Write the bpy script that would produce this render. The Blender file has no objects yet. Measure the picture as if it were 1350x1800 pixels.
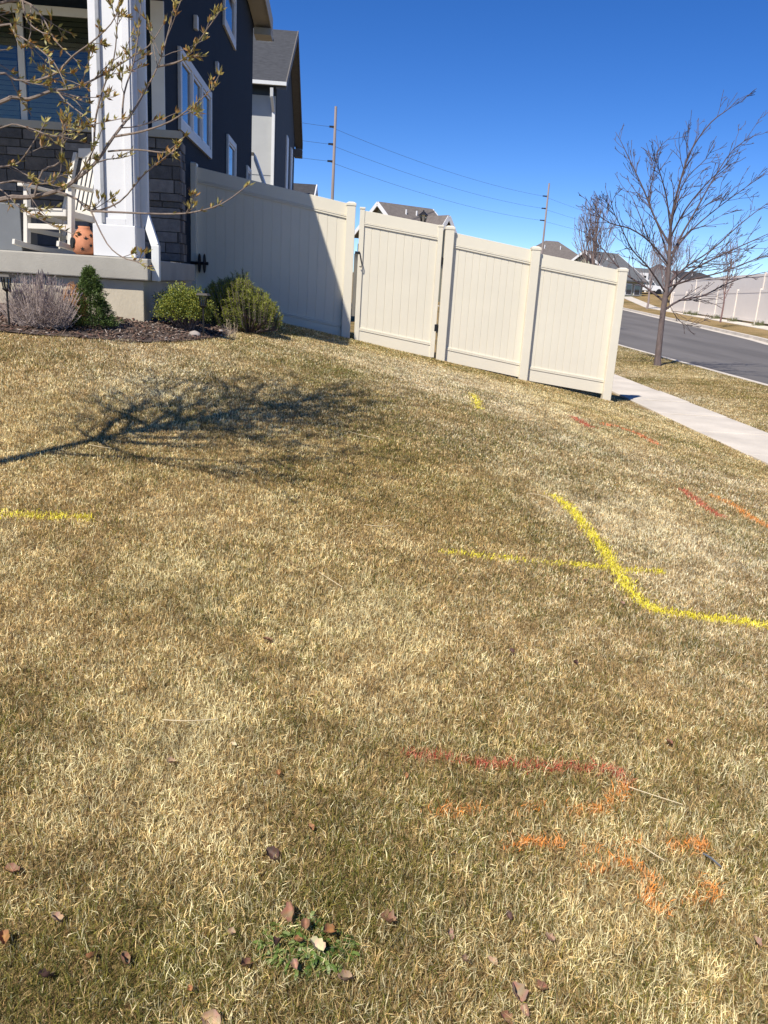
import bpy, math, random
import numpy as np
from mathutils import Vector, Matrix, noise
R = math.radians
rnd = random.Random(7)
S = bpy.context.scene
COL = S.collection

# ------------------------------------------------------------------ camera
FPX, PITCH, ROLL, CH = 1430.0, R(15.6), R(3.5), 1.5
FW = Vector((0, math.cos(PITCH), -math.sin(PITCH)))
R0 = Vector((1, 0, 0)); U0 = Vector((0, math.sin(PITCH), math.cos(PITCH)))
RT = math.cos(ROLL)*R0 + math.sin(ROLL)*U0
UP = -math.sin(ROLL)*R0 + math.cos(ROLL)*U0
cam = bpy.data.cameras.new('camera'); co = bpy.data.objects.new('camera', cam); COL.objects.link(co)
cam.sensor_fit = 'VERTICAL'; cam.sensor_height = 36.0; cam.sensor_width = 27.0
cam.lens = FPX/1800.0*36.0
cam.clip_start = 0.05; cam.clip_end = 3000
M = Matrix((RT, UP, -FW)).transposed().to_4x4(); M.translation = Vector((0, 0, CH))
co.matrix_world = M
S.camera = co

# ------------------------------------------------------------------ sky and sun
SUN_AZ, SUN_EL = R(32), R(50)          # light travels towards +y, a little to +x
w = bpy.data.worlds.new('World'); S.world = w; w.use_nodes = True
nt = w.node_tree; nt.nodes.clear()
sky = nt.nodes.new('ShaderNodeTexSky'); sky.sky_type = 'NISHITA'; sky.sun_disc = False
sky.sun_elevation = SUN_EL; sky.sun_rotation = R(180+32); sky.altitude = 4200
sky.air_density = 1.0; sky.dust_density = 0.0; sky.ozone_density = 3.0
bg = nt.nodes.new('ShaderNodeBackground'); bg.inputs[1].default_value = 0.078
wo = nt.nodes.new('ShaderNodeOutputWorld')
hs = nt.nodes.new('ShaderNodeHueSaturation'); hs.inputs['Saturation'].default_value = 1.3; hs.inputs['Hue'].default_value = 0.512; hs.inputs['Value'].default_value = 1.45
nt.links.new(sky.outputs[0], hs.inputs['Color']); nt.links.new(hs.outputs[0], bg.inputs[0]); nt.links.new(bg.outputs[0], wo.inputs[0])
sl = bpy.data.lights.new('sun', 'SUN'); so = bpy.data.objects.new('sun', sl); COL.objects.link(so)
sl.energy = 5.0; sl.angle = R(0.53); sl.color = (1.0, 0.93, 0.82)
SD = Vector((math.sin(SUN_AZ)*math.cos(SUN_EL), math.cos(SUN_AZ)*math.cos(SUN_EL), -math.sin(SUN_EL)))
so.rotation_euler = SD.to_track_quat('-Z', 'Y').to_euler()
S.view_settings.view_transform = 'Standard'; S.view_settings.look = 'None'
S.view_settings.exposure = 0.42; S.view_settings.gamma = 1.0
S.cycles.max_bounces = 8; S.cycles.transparent_max_bounces = 12

# ------------------------------------------------------------------ helpers: measuring
def ray(px, py):
    return FW + RT*((px-675)/FPX) + UP*((900-py)/FPX)
def at(px, py, Y):
    d = ray(px, py); k = Y/d.y; return Vector((d.x*k, Y, CH+d.z*k))

# ------------------------------------------------------------------ terrain
def sm(t): t = min(1, max(0, t)); return t*t*(3-2*t)
def nearkerb(y): return farkerb(y) - 9.1
def farkerb(y):
    t = max(0.0, y-34); return 17.2 + .12*t*sm(t/8)
def swl(y): return 4.02 + (8.5-y)*.022
def swr(y): return swl(y) + 1.02
def gz(x, y):
    t = (y-1.4)/6.6
    g = .14 + .86*(t if t < .85 else .85+.15*(1-math.exp(-(t-.85)/.15)))
    g = max(.06, g)
    xs = swl(y)
    a = xs - x
    if a < 0: a = 0
    # level off smoothly to the left
    if a > 6.2: a = 6.2 + 1.2*(1-math.exp(-(a-6.2)/1.2))
    edge = a if a > .5 else a*a/.5*.5 + a*.5
    z = -.1 + .178*g*edge
    if y > 13: z = z*(1-sm((y-13)/8)) + (-.1)*sm((y-13)/8) if x < xs else z
    if x > -3 and x < xs: z -= .05*math.exp(-((y-12.25-.07*(x+.71))/.22)**2)
    s = x - farkerb(y)
    up = .012*max(0, y-30)
    if s > 0:
        up += .05*min(s, 6) + .05*max(0, min(s-6, 30))
    if y > 90 : up += .04*(min(y, 130)-90)
    return z + up
def gpt(px, py, off=0.0):
    d = ray(px, py); k0 = .5; k = .5
    while k < 400:
        p = Vector((0, 0, CH)) + d*k
        if p.z <= gz(p.x, p.y)+off:
            for _ in range(30):
                m = (k0+k)/2; p = Vector((0, 0, CH)) + d*m
                if p.z <= gz(p.x, p.y)+off: k = m
                else: k0 = m
            return Vector((p.x, p.y, gz(p.x, p.y)+off))
        k0 = k; k *= 1.02
    return Vector((0, 0, CH)) + d*100

# ------------------------------------------------------------------ helpers: objects
def tag(o, label=None, cat=None, group=None, kind=None):
    if label: o['label'] = label
    if cat: o['category'] = cat
    if group: o['group'] = group
    if kind: o['kind'] = kind
    return o
def thing(name, loc, label, cat, group=None, rz=0):
    o = bpy.data.objects.new(name, None); COL.objects.link(o)
    o.location = loc; o.rotation_euler.z = rz; o.empty_display_size = .1
    return tag(o, label, cat, group)
class MB:
    def __init__(s): s.v = []; s.f = []
    def add(s, vs, fs):
        n = len(s.v); s.v += [tuple(p) for p in vs]; s.f += [tuple(i+n for i in f) for f in fs]; return s
    def hexa(s, c8):   # bottom 4 ccw, top 4 ccw
        return s.add(c8, [(3,2,1,0),(4,5,6,7),(0,1,5,4),(1,2,6,5),(2,3,7,6),(3,0,4,7)])
    def box(s, x0, x1, y0, y1, z0, z1, T=None):
        c = [Vector(p) for p in ((x0,y0,z0),(x1,y0,z0),(x1,y1,z0),(x0,y1,z0),(x0,y0,z1),(x1,y0,z1),(x1,y1,z1),(x0,y1,z1))]
        if T: c = [T(p) for p in c]
        return s.hexa(c)
    def beam(s, a, b, w, h, up=(0,0,1)):
        a = Vector(a); b = Vector(b); d = (b-a).normalized(); u = Vector(up)
        if abs(d.dot(u)) > .98: u = Vector((0,1,0))
        r = d.cross(u).normalized(); u = r.cross(d).normalized()
        o = [(-w/2,-h/2),(w/2,-h/2),(w/2,h/2),(-w/2,h/2)]
        return s.hexa([a+r*i+u*j for i, j in o]+[b+r*i+u*j for i, j in o])
    def tube(s, pts, rad, n=6, cap=True):
        pts = [Vector(p) for p in pts]; k = len(pts)
        if not hasattr(rad, '__len__'): rad = [rad]*k
        vs = []; ref = None
        for i in range(k):
            d = (pts[min(i+1,k-1)]-pts[max(i-1,0)])
            if d.length < 1e-9: d = Vector((0,0,1))
            d.normalize()
            if ref is None:
                ref = Vector((0,0,1)) if abs(d.z) < .9 else Vector((1,0,0))
            a = (ref - d*ref.dot(d))
            if a.length < 1e-6: a = d.orthogonal()
            a.normalize(); b = d.cross(a); ref = a
            for j in range(n):
                t = 2*math.pi*j/n; vs.append(pts[i]+(a*math.cos(t)+b*math.sin(t))*rad[i])
        fs = [(i*n+j, i*n+(j+1)%n, (i+1)*n+(j+1)%n, (i+1)*n+j) for i in range(k-1) for j in range(n)]
        if cap: fs += [tuple(range(n-1,-1,-1)), tuple((k-1)*n+j for j in range(n))]
        return s.add(vs, fs)
    def lathe(s, c, prof, n=16, T=None):
        vs = []
        for r_, z in prof:
            for j in range(n):
                t = 2*math.pi*j/n; vs.append(Vector(c)+Vector((r_*math.cos(t), r_*math.sin(t), z)))
        if T: vs = [T(v) for v in vs]
        k = len(prof)
        fs = [(i*n+j, i*n+(j+1)%n, (i+1)*n+(j+1)%n, (i+1)*n+j) for i in range(k-1) for j in range(n)]
        fs += [tuple(range(n-1,-1,-1)), tuple((k-1)*n+j for j in range(n))]
        return s.add(vs, fs)
    def build(s, name, mat, parent=None, bevel=0, smooth=False):
        me = bpy.data.meshes.new(name); me.from_pydata(s.v, [], s.f); me.update()
        if mat: me.materials.append(mat)
        o = bpy.data.objects.new(name, me); COL.objects.link(o)
        if parent:
            o.parent = parent
            pw = Matrix.Translation(parent_world(parent)[0]) @ Matrix.Rotation(parent_world(parent)[1], 4, 'Z')
            me.transform(pw.inverted())
        if smooth:
            me.polygons.foreach_set('use_smooth', [True]*len(me.polygons))
        if bevel:
            b = o.modifiers.new('bevel', 'BEVEL'); b.width = bevel; b.segments = 2; b.limit_method = 'ANGLE'
        return o
def parent_world(o):
    loc = Vector(o.location); rz = o.rotation_euler.z
    p = o.parent
    while p:
        loc = Matrix.Rotation(p.rotation_euler.z, 3, 'Z') @ loc + Vector(p.location); rz += p.rotation_euler.z; p = p.parent
    return loc, rz
def npmesh(name, V, F3, F4, mat, col=None, parent=None, smooth=False):
    """big mesh straight from numpy arrays (triangles F3, quads F4)"""
    me = bpy.data.meshes.new(name)
    me.vertices.add(len(V)); me.vertices.foreach_set('co', np.ascontiguousarray(V, dtype=np.float32).ravel())
    n3 = 0 if F3 is None else len(F3); n4 = 0 if F4 is None else len(F4)
    li = np.concatenate([a.ravel() for a in (F3, F4) if a is not None and len(a)]).astype(np.int32)
    me.loops.add(len(li)); me.loops.foreach_set('vertex_index', li)
    ls = np.concatenate([np.arange(n3)*3, n3*3+np.arange(n4)*4]).astype(np.int32)
    me.polygons.add(n3+n4); me.polygons.foreach_set('loop_start', ls)
    me.polygons.foreach_set('loop_total', np.concatenate([np.full(n3,3), np.full(n4,4)]).astype(np.int32))
    me.update(calc_edges=True)
    if smooth: me.polygons.foreach_set('use_smooth', np.ones(n3+n4, dtype=bool))
    if col is not None:
        a = me.color_attributes.new('tint', 'FLOAT_COLOR', 'POINT')
        c4 = np.ones((len(V),4), dtype=np.float32); c4[:,:3] = col
        a.data.foreach_set('color', c4.ravel())
    me.materials.append(mat)
    o = bpy.data.objects.new(name, me); COL.objects.link(o)
    if parent:
        o.parent = parent; o.matrix_parent_inverse = Matrix.Identity(4)
        pw = Matrix.Translation(parent_world(parent)[0]) @ Matrix.Rotation(parent_world(parent)[1], 4, 'Z')
        me.transform(pw.inverted())
    return o

# ------------------------------------------------------------------ materials
def mat(name, base, rough=.6, var=.15, scale=8, bump=0, bscale=60, metal=0, spec=.5, base2=None, detail=6, stretch=None):
    m = bpy.data.materials.new(name); m.use_nodes = True; t = m.node_tree; b = t.nodes['Principled BSDF']
    b.inputs['Roughness'].default_value = rough; b.inputs['Metallic'].default_value = metal
    b.inputs['Specular IOR Level'].default_value = spec
    tc = t.nodes.new('ShaderNodeTexCoord'); src = tc.outputs['Object']
    if stretch:
        mp = t.nodes.new('ShaderNodeMapping'); mp.inputs['Scale'].default_value = stretch; t.links.new(src, mp.inputs[0]); src = mp.outputs[0]
    n = t.nodes.new('ShaderNodeTexNoise'); n.inputs['Scale'].default_value = scale; n.inputs['Detail'].default_value = detail
    n.inputs['Roughness'].default_value = .65
    t.links.new(src, n.inputs['Vector'])
    r = t.nodes.new('ShaderNodeValToRGB'); r.color_ramp.elements[0].position = .3; r.color_ramp.elements[1].position = .7
    b2 = base2 or tuple(min(1, c*(1+var)) for c in base); b1 = base if base2 else tuple(c*(1-var) for c in base)
    r.color_ramp.elements[0].color = (*b1, 1); r.color_ramp.elements[1].color = (*b2, 1)
    t.links.new(n.outputs['Fac'], r.inputs[0]); t.links.new(r.outputs[0], b.inputs['Base Color'])
    if bump:
        n2 = t.nodes.new('ShaderNodeTexNoise'); n2.inputs['Scale'].default_value = bscale; n2.inputs['Detail'].default_value = 4
        t.links.new(src, n2.inputs['Vector'])
        bp = t.nodes.new('ShaderNodeBump'); bp.inputs['Strength'].default_value = bump; bp.inputs['Distance'].default_value = .01
        t.links.new(n2.outputs['Fac'], bp.inputs['Height']); t.links.new(bp.outputs[0], b.inputs['Normal'])
    return m
def tintmat(name, rough=.55, trans=.25, spec=.4):
    m = bpy.data.materials.new(name); m.use_nodes = True; t = m.node_tree; b = t.nodes['Principled BSDF']
    b.inputs['Roughness'].default_value = rough; b.inputs['Specular IOR Level'].default_value = spec
    a = t.nodes.new('ShaderNodeAttribute'); a.attribute_name = 'tint'
    t.links.new(a.outputs['Color'], b.inputs['Base Color'])
    tr = t.nodes.new('ShaderNodeBsdfTranslucent'); t.links.new(a.outputs['Color'], tr.inputs[0])
    mx = t.nodes.new('ShaderNodeMixShader'); mx.inputs[0].default_value = trans
    t.links.new(b.outputs[0], mx.inputs[1]); t.links.new(tr.outputs[0], mx.inputs[2])
    t.links.new(mx.outputs[0], t.nodes['Material Output'].inputs[0])
    return m
def glassmat(name, tint=(.86,.88,.84), gl=.35):
    m = bpy.data.materials.new(name); m.use_nodes = True; t = m.node_tree; t.nodes.remove(t.nodes['Principled BSDF'])
    tr = t.nodes.new('ShaderNodeBsdfTransparent'); tr.inputs[0].default_value = (*tint, 1)
    g = t.nodes.new('ShaderNodeBsdfGlossy'); g.inputs['Roughness'].default_value = .03; g.inputs[0].default_value = (.9,.95,1,1)
    lw = t.nodes.new('ShaderNodeFresnel'); lw.inputs[0].default_value = 1.5
    ad = t.nodes.new('ShaderNodeMath'); ad.operation = 'ADD'; ad.inputs[1].default_value = gl; ad.use_clamp = True
    t.links.new(lw.outputs[0], ad.inputs[0])
    mx = t.nodes.new('ShaderNodeMixShader'); t.links.new(ad.outputs[0], mx.inputs[0]); t.links.new(tr.outputs[0], mx.inputs[1]); t.links.new(g.outputs[0], mx.inputs[2])
    t.links.new(mx.outputs[0], t.nodes['Material Output'].inputs[0])
    return m
m_vinyl = mat('vinyl', (.68,.635,.52), .42, .035, 1.5, .04, 30)
m_white = mat('white_paint', (.68,.68,.68), .45, .04, 3, .05, 60)
m_chair = mat('chair_paint', (.58,.55,.49), .5, .06, 5)
m_trim = mat('trim_paint', (.62,.61,.58), .5, .06, 3)
m_navy = mat('navy_stucco', (.012,.020,.034), .85, .12, 2, .35, 120, spec=.2)
m_stucco_grey = mat('grey_stucco', (.42,.43,.42), .9, .07, 1.2, .4, 60, spec=.2)
m_slate = mat('slate_siding', (.055,.07,.09), .85, .1, 2, .2, 60, spec=.2)
m_conc = mat('concrete', (.36,.34,.295), .85, .14, 2.2, .25, 90, spec=.3)
m_conc_base = mat('foundation_concrete', (.49,.435,.335), .9, .13, 2.5, .25, 60, spec=.2, stretch=(1,1,.45))
m_walk = mat('sidewalk_concrete', (.56,.51,.44), .85, .16, 1.3, .2, 200, spec=.3)
m_asph = mat('asphalt', (.135,.126,.12), .9, .22, .7, .3, 120, spec=.3, stretch=(1,.12,1))
m_beige = mat('soffit_paint', (.40,.37,.31), .7, .04, 3)
m_shingle = mat('dark_shingles', (.055,.058,.065), .9, .3, 5, .5, 40, stretch=(1,1,4), spec=.2)
m_shingle_b = mat('brown_shingles', (.17,.135,.11), .9, .25, 5, .5, 40, spec=.2)
m_black = mat('black_metal', (.018,.018,.02), .4, .2, 8, metal=.3)
m_grey_box = mat('grey_planter', (.14,.15,.16), .6, .08, 3)
m_terra = mat('terracotta', (.50,.20,.10), .75, .18, 14, .15, 60)
m_bark = mat('grey_bark', (.13,.10,.095), .85, .35, 14, .5, 60, stretch=(1,1,.3))
m_bark2 = mat('brown_twig_bark', (.20,.155,.125), .7, .35, 25, .3, 90)
m_bark_red = mat('reddish_bark', (.20,.12,.11), .8, .3, 10)
m_wood = mat('weathered_pole_wood', (.30,.25,.23), .85, .2, 2, stretch=(1,1,.1))
m_bronze = mat('dark_bronze', (.03,.027,.025), .4, .2, 8, metal=.5)
m_glass = glassmat('window_glass', gl=.0)
m_glass_sky = glassmat('side_window_glass', (.25,.3,.4), .38)
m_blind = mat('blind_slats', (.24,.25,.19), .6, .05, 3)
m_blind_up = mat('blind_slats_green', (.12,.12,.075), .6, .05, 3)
m_dark = mat('dark_interior', (.01,.012,.015), .9, .1, 3)
m_stonecore = mat('stone_mortar', (.06,.058,.055), .95, .2, 20)
m_stones = [mat('ledge_stone', c, .85, .25, 12, .6, 40) for c in ((.085,.08,.078),(.13,.122,.12),(.06,.06,.065),(.10,.088,.08),(.18,.168,.16))]
m_rock = mat('river_rock', (.33,.29,.26), .8, .3, 9, .4, 30)
m_fasc = mat('gutter_metal', (.62,.63,.62), .45, .05, 3)
m_truckw = mat('vehicle_white', (.75,.76,.78), .25, .02, 3)
m_grass = tintmat('dormant_grass', .45, .35, .45)
m_leafy = tintmat('foliage', .5, .2, .4)
m_paint = tintmat('sprayed_grass', .5, .12, .3)
m_dryleaf = tintmat('dry_leaf', .6, .15, .3)
m_mulchchip = tintmat('mulch_chip', .85, 0, .2)

def groundmat():
    m = bpy.data.materials.new('dormant_turf'); m.use_nodes = True; t = m.node_tree; b = t.nodes['Principled BSDF']
    b.inputs['Roughness'].default_value = .95; b.inputs['Specular IOR Level'].default_value = .1
    tc = t.nodes.new('ShaderNodeTexCoord')
    def nz(sc, det=5):
        n = t.nodes.new('ShaderNodeTexNoise'); n.inputs['Scale'].default_value = sc; n.inputs['Detail'].default_value = det; n.inputs['Roughness'].default_value = .7
        t.links.new(tc.outputs['Object'], n.inputs['Vector']); return n
    def ramp(src, els):
        r = t.nodes.new('ShaderNodeValToRGB'); r.color_ramp.elements[0].position = els[0][0]; r.color_ramp.elements[0].color = (*els[0][1],1)
        r.color_ramp.elements[1].position = els[-1][0]; r.color_ramp.elements[1].color = (*els[-1][1],1)
        for p, c in els[1:-1]:
            e = r.color_ramp.elements.new(p); e.color = (*c,1)
        t.links.new(src, r.inputs[0]); return r
    a = ramp(nz(.35).outputs['Fac'], [(.33,(.13,.125,.05)),(.46,(.32,.24,.12)),(.65,(.42,.31,.17))])
    c = ramp(nz(26, 6).outputs['Fac'], [(.3,(.35,.33,.28)),(.7,(1.15,1.1,1.0))])
    mx = t.nodes.new('ShaderNodeMix'); mx.data_type = 'RGBA'; mx.blend_type = 'MULTIPLY'; mx.inputs[0].default_value = 1
    t.links.new(a.outputs[0], mx.inputs[6]); t.links.new(c.outputs[0], mx.inputs[7])
    t.links.new(mx.outputs[2], b.inputs['Base Color'])
    bp = t.nodes.new('ShaderNodeBump'); bp.inputs['Strength'].default_value = .6; bp.inputs['Distance'].default_value = .04
    t.links.new(nz(30).outputs['Fac'], bp.inputs['Height']); t.links.new(bp.outputs[0], b.inputs['Normal'])
    return m
m_turf = groundmat()

# ------------------------------------------------------------------ ground, street, pavements
def ladder(segs):
    out = []
    for a, b, n in segs: out += list(np.linspace(a, b, n, endpoint=False))
    return out + [segs[-1][1]]
YS = ladder([(-12,0,6),(0,14,112),(14,40,26),(40,140,40),(140,400,12),(400,1500,6)])
V = []; F = []
def colsx(y):
    L = swl(y); Rr = swr(y); N = nearkerb(y); K = farkerb(y)
    Rr = min(Rr, N-1.5); L = min(L, Rr-1.0)
    c = [-900,-200,-60,-25,-12] + list(np.linspace(-8, L-.5, 24)) + [L-.25, L, Rr] + list(np.linspace(Rr+.3, N-.02, 4)) + [N, K, K+.02] + [K+1, K+2, K+3.2, K+4.5, K+6, K+12, K+25, K+60, K+200, K+1200]
    return c
for y in YS:
    cs = colsx(y); N = nearkerb(y); K = farkerb(y)
    for i, x in enumerate(cs):
        z = gz(x, y)
        if i in (len(cs)-12, len(cs)-13) : z -= .22
        V.append((x, y, z))
nc = len(colsx(0))
for j in range(len(YS)-1):
    for i in range(nc-1): F.append((j*nc+i, j*nc+i+1, (j+1)*nc+i+1, (j+1)*nc+i))
me = bpy.data.meshes.new('ground'); me.from_pydata(V, [], F); me.update(); me.materials.append(m_turf)
me.polygons.foreach_set('use_smooth', [True]*len(me.polygons))
g = bpy.data.objects.new('ground', me); COL.objects.link(g); tag(g, kind='structure')
def strip(name, x0f, x1f, y0, y1, n, off, thick, m, nx=1):
    mb = MB(); ys = np.linspace(y0, y1, n)
    for k in range(n-1):
        ya, yb = ys[k], ys[k+1]
        for q in range(nx):
            xs = []
            for y in (ya, yb):
                a, b = x0f(y), x1f(y); xs.append((a+(b-a)*q/nx, a+(b-a)*(q+1)/nx))
            def P(x, y, dz): return (x, y, gz(x, y)+off+dz)
            (a0,b0),(a1,b1) = xs
            mb.add([P(a0,ya,0),P(b0,ya,0),P(b1,yb,0),P(a1,yb,0)], [(0,1,2,3)])
            if thick:
                if q == 0: mb.add([P(a0,ya,-thick),P(a0,ya,0),P(a1,yb,0),P(a1,yb,-thick)], [(0,1,2,3)])
                if q == nx-1: mb.add([P(b0,ya,0),P(b0,ya,-thick),P(b1,yb,-thick),P(b1,yb,0)], [(0,1,2,3)])
    return mb.build(name, m)
tag(strip('road', lambda y: nearkerb(y)+.02, lambda y: farkerb(y)-.02, -12, 400, 160, -.13, 0, m_asph, 3), kind='structure')
tag(strip('curb', lambda y: nearkerb(y)-.14, lambda y: nearkerb(y)+.03, -12, 200, 110, .012, .16, m_walk), kind='structure')
tag(strip('gutter', lambda y: nearkerb(y)+.03, lambda y: nearkerb(y)+.45, -12, 200, 110, -.122, 0, m_walk), kind='structure')
tag(strip('curb', lambda y: farkerb(y)-.03, lambda y: farkerb(y)+.16, -12, 200, 110, .02, .17, m_walk), kind='structure')
tag(strip('gutter', lambda y: farkerb(y)-.5, lambda y: farkerb(y)-.03, -12, 200, 110, -.122, 0, m_walk), kind='structure')
tag(strip('sidewalk', lambda y: farkerb(y)+2.6, lambda y: farkerb(y)+4.0, -12, 200, 110, .03, .05, m_walk), kind='structure')
# our own sidewalk, slab by slab with dark joints between
mb = MB(); y = -6.0
while y < 60:
    L = 1.5; y1 = y+L-.045
    a, b = swl(y), swr(y); c, d = swr(y1), swl(y1)
    if y > 20 and b > nearkerb(y)-1.2: break
    z = gz(a+.3, y)+.028; z1 = gz(d+.3, y1)+.028; dz = rnd.uniform(-.012,.008)
    mb.hexa([(a,y,z-.12),(b,y,z-.12),(c,y1,z1-.12),(d,y1,z1-.12),(a,y,z+dz),(b,y,z+dz),(c,y1,z1+dz),(d,y1,z1+dz)])
    y += L
o = mb.build('sidewalk', m_walk, bevel=.008); tag(o, kind='structure')

# ------------------------------------------------------------------ house frame of reference
GA = R(4.0)
UX = Vector((math.cos(GA), math.sin(GA), 0)); VY = Vector((-math.sin(GA), math.cos(GA), 0))
HP = Vector((-2.95, 12.0, 0))      # a point on the side wall
def H(u, v, z): return HP + UX*u + VY*v + Vector((0,0,z))       # u: out from side wall, v: away from the camera
def wallpt(px, py, u=0.0):
    d = ray(px, py); o_ = Vector((0,0,CH)); k = (u - (o_-HP).dot(UX))/d.dot(UX); p = o_+d*k
    return (p-HP).dot(VY), p.z
def frontpt(px, py, v):
    d = ray(px, py); o_ = Vector((0,0,CH)); k = (v - (o_-HP).dot(VY))/d.dot(VY); p = o_+d*k
    return (p-HP).dot(UX), p.z
def HT(p): return H(p.x, p.y, p.z)
VF = -1.72                          # v of the front wall
VP_ = -3.98                         # v of the porch front
VB = wallpt(443, 200)[0]
FLOOR = 1.60
house = thing('navy_house', H(-4, 3, 1.0), 'navy two-storey house with stone base, white trim and a porch, nearest at left', 'house')
# walls (prism with gable end)
# rake line follows from where its shadow edge lies on the fence
def backtrace(px, py):
    p = at(px, py, 12.2); d = -SD; k = (.38-(p-HP).dot(UX))/d.dot(UX); q = p+d*k
    return (q-HP).dot(VY), q.z
(rv0, rz0), (rv1, rz1) = backtrace(540,345), backtrace(620,598)
rk = (rz0-rz1)/(rv0-rv1); 
zr = lambda v: rz0 + rk*(v-rv0)
vR = 3.4
zBE = at(466,54,HP.y+VB+.5).z+.12
def zroof(v): return zr(v) if v < vR else zr(vR) - (v-vR)*(zr(vR)-zBE)/(VB+.45-vR)
prof = [(VF,1.0),(VB,1.0),(VB,zroof(VB)-.12),(vR,zroof(vR)-.12),(VF,zroof(VF)-.12)]
mb = MB()
vs = [H(0,v,z) for v, z in prof]+[H(-11,v,z) for v, z in prof]; n = 5
mb.add(vs, [tuple(range(n)), tuple(range(2*n-1,n-1,-1))]+[(i+n, (i+1)%n+n, (i+1)%n, i) for i in range(n)])
mb.build('wall', m_navy, house)
# roof: rake overhang .35
mb = MB()
vK = rv0+(rz1-.05-rz0)/rk
ro = [(VP_-.22,4.47),(vK-.25,rz1-.13),(vK,zr(vK)),(vR,zroof(vR)),(VB+.45,zroof(VB+.45)-.0)]
for (v0,z0),(v1,z1) in zip(ro[:-1], ro[1:]):
    mb.hexa([H(-11.4,v0,z0-.1),H(.36,v0,z0-.1),H(.36,v1,z1-.1),H(-11.4,v1,z1-.1),H(-11.4,v0,z0+.12),H(.36,v0,z0+.12),H(.36,v1,z1+.12),H(-11.4,v1,z1+.12)])
mb.build('roof', m_shingle, house)
mb = MB()
for (v0,z0),(v1,z1) in zip(ro[2:-1], ro[3:]):
    mb.hexa([H(.362,v0,z0-.2),H(.39,v0,z0-.2),H(.39,v1,z1-.2),H(.362,v1,z1-.2),H(.362,v0,z0+.1),H(.39,v0,z0+.1),H(.39,v1,z1+.1),H(.362,v1,z1+.1)])
    mb.hexa([H(0.02,v0,z0-.18),H(.36,v0,z0-.18),H(.36,v1,z1-.18),H(0.02,v1,z1-.18),H(0.02,v0,z0-.104),H(.36,v0,z0-.104),H(.36,v1,z1-.104),H(0.02,v1,z1-.104)])
v1 = VB+.45; z1 = zroof(v1)
mb.box(.02,.39,v1-.5,v1+.004,z1-.34,z1-.206,HT)
mb.build('fascia', m_beige, house)
# porch ceiling, beam
MB().box(-11,.0,-3.75,VF-.004,4.72-.25,4.74-.25,HT).build('porch_ceiling', m_beige, house)
mb = MB(); mb.box(-11,-.02,VP_-.02,-3.62,4.33,4.62,HT).build('porch_beam', m_white, house)
# slab + foundation
ux_slab = frontpt(262,455,VP_)[0]
mb = MB(); mb.box(-8,ux_slab,VP_-.05,VF+.31,FLOOR-.2,FLOOR,HT); slab = mb.build('porch_slab', m_conc, house, bevel=.012)
mb = MB(); mb.box(-8,ux_slab-.06,VP_+.02,VF+.0,.3,FLOOR-.204,HT); mb.build('foundation', m_conc_base, house, bevel=.01)
MB().box(-.9,.18,VF-.03,-.9,.3,FLOOR-.18,HT).build('foundation', m_conc, house, bevel=.01)
# stone wainscot on front wall and round the corner
sroot = MB().box(-8,.17,VF-.10,VF+.30,FLOOR+.0,2.98,HT).build('stone_wainscot', m_stonecore, house)
stn = MB(); smi = []; rs = random.Random(3)
z = FLOOR+.02
while z < 2.93:
    h = rs.choice([.07,.09,.12,.15]); h = min(h, 2.97-z)
    u = -5.2
    while u < .16:
        l = rs.uniform(.15,.45); u1 = min(u+l, .195)
        d = rs.uniform(.0,.022)
        smi.append(rs.randrange(5)); stn.box(u+.004, u1-.004, VF-.115-d, VF-.101, z+.004, z+h-.004, HT)
        u += l
    v = VF-.1
    while v < VF+.28:
        l = .1; smi.append(rs.randrange(5)); stn.box(.171,.185+rs.uniform(0,.02),v,v+l-.006,z+.004,z+h-.004,HT); v += l
    z += h
sc_ = stn.build('stone_courses', m_stones[0], sroot, bevel=.004)
for m_ in m_stones[1:]: sc_.data.materials.append(m_)
sc_.data.polygons.foreach_set('material_index', [q for q in smi for _ in range(6)])
MB().box(-8,.215,VF-.15,VF-.002,2.98,3.06,HT).build('stone_cap', m_conc, sroot)
# siding boards on the porch wall between window and corner
mb = MB(); z = 3.07
while z < 4.44:
    mb.add([H(-8,VF-.012,z),H(-.13,VF-.012,z),H(-.13,VF-.004,z+.125),H(-8,VF-.004,z+.125),H(-8,VF,z),H(-.13,VF,z)], [(0,1,2,3),(4,5,1,0)]); z += .125
mb.build('lap_siding', m_navy, house)
# corner board
z0c = frontpt(295,285,VF)[1]
MB().box(-.13,.018,VF-.03,VF-.006,3.062,4.4,HT).build('corner_board', m_trim, house)
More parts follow.
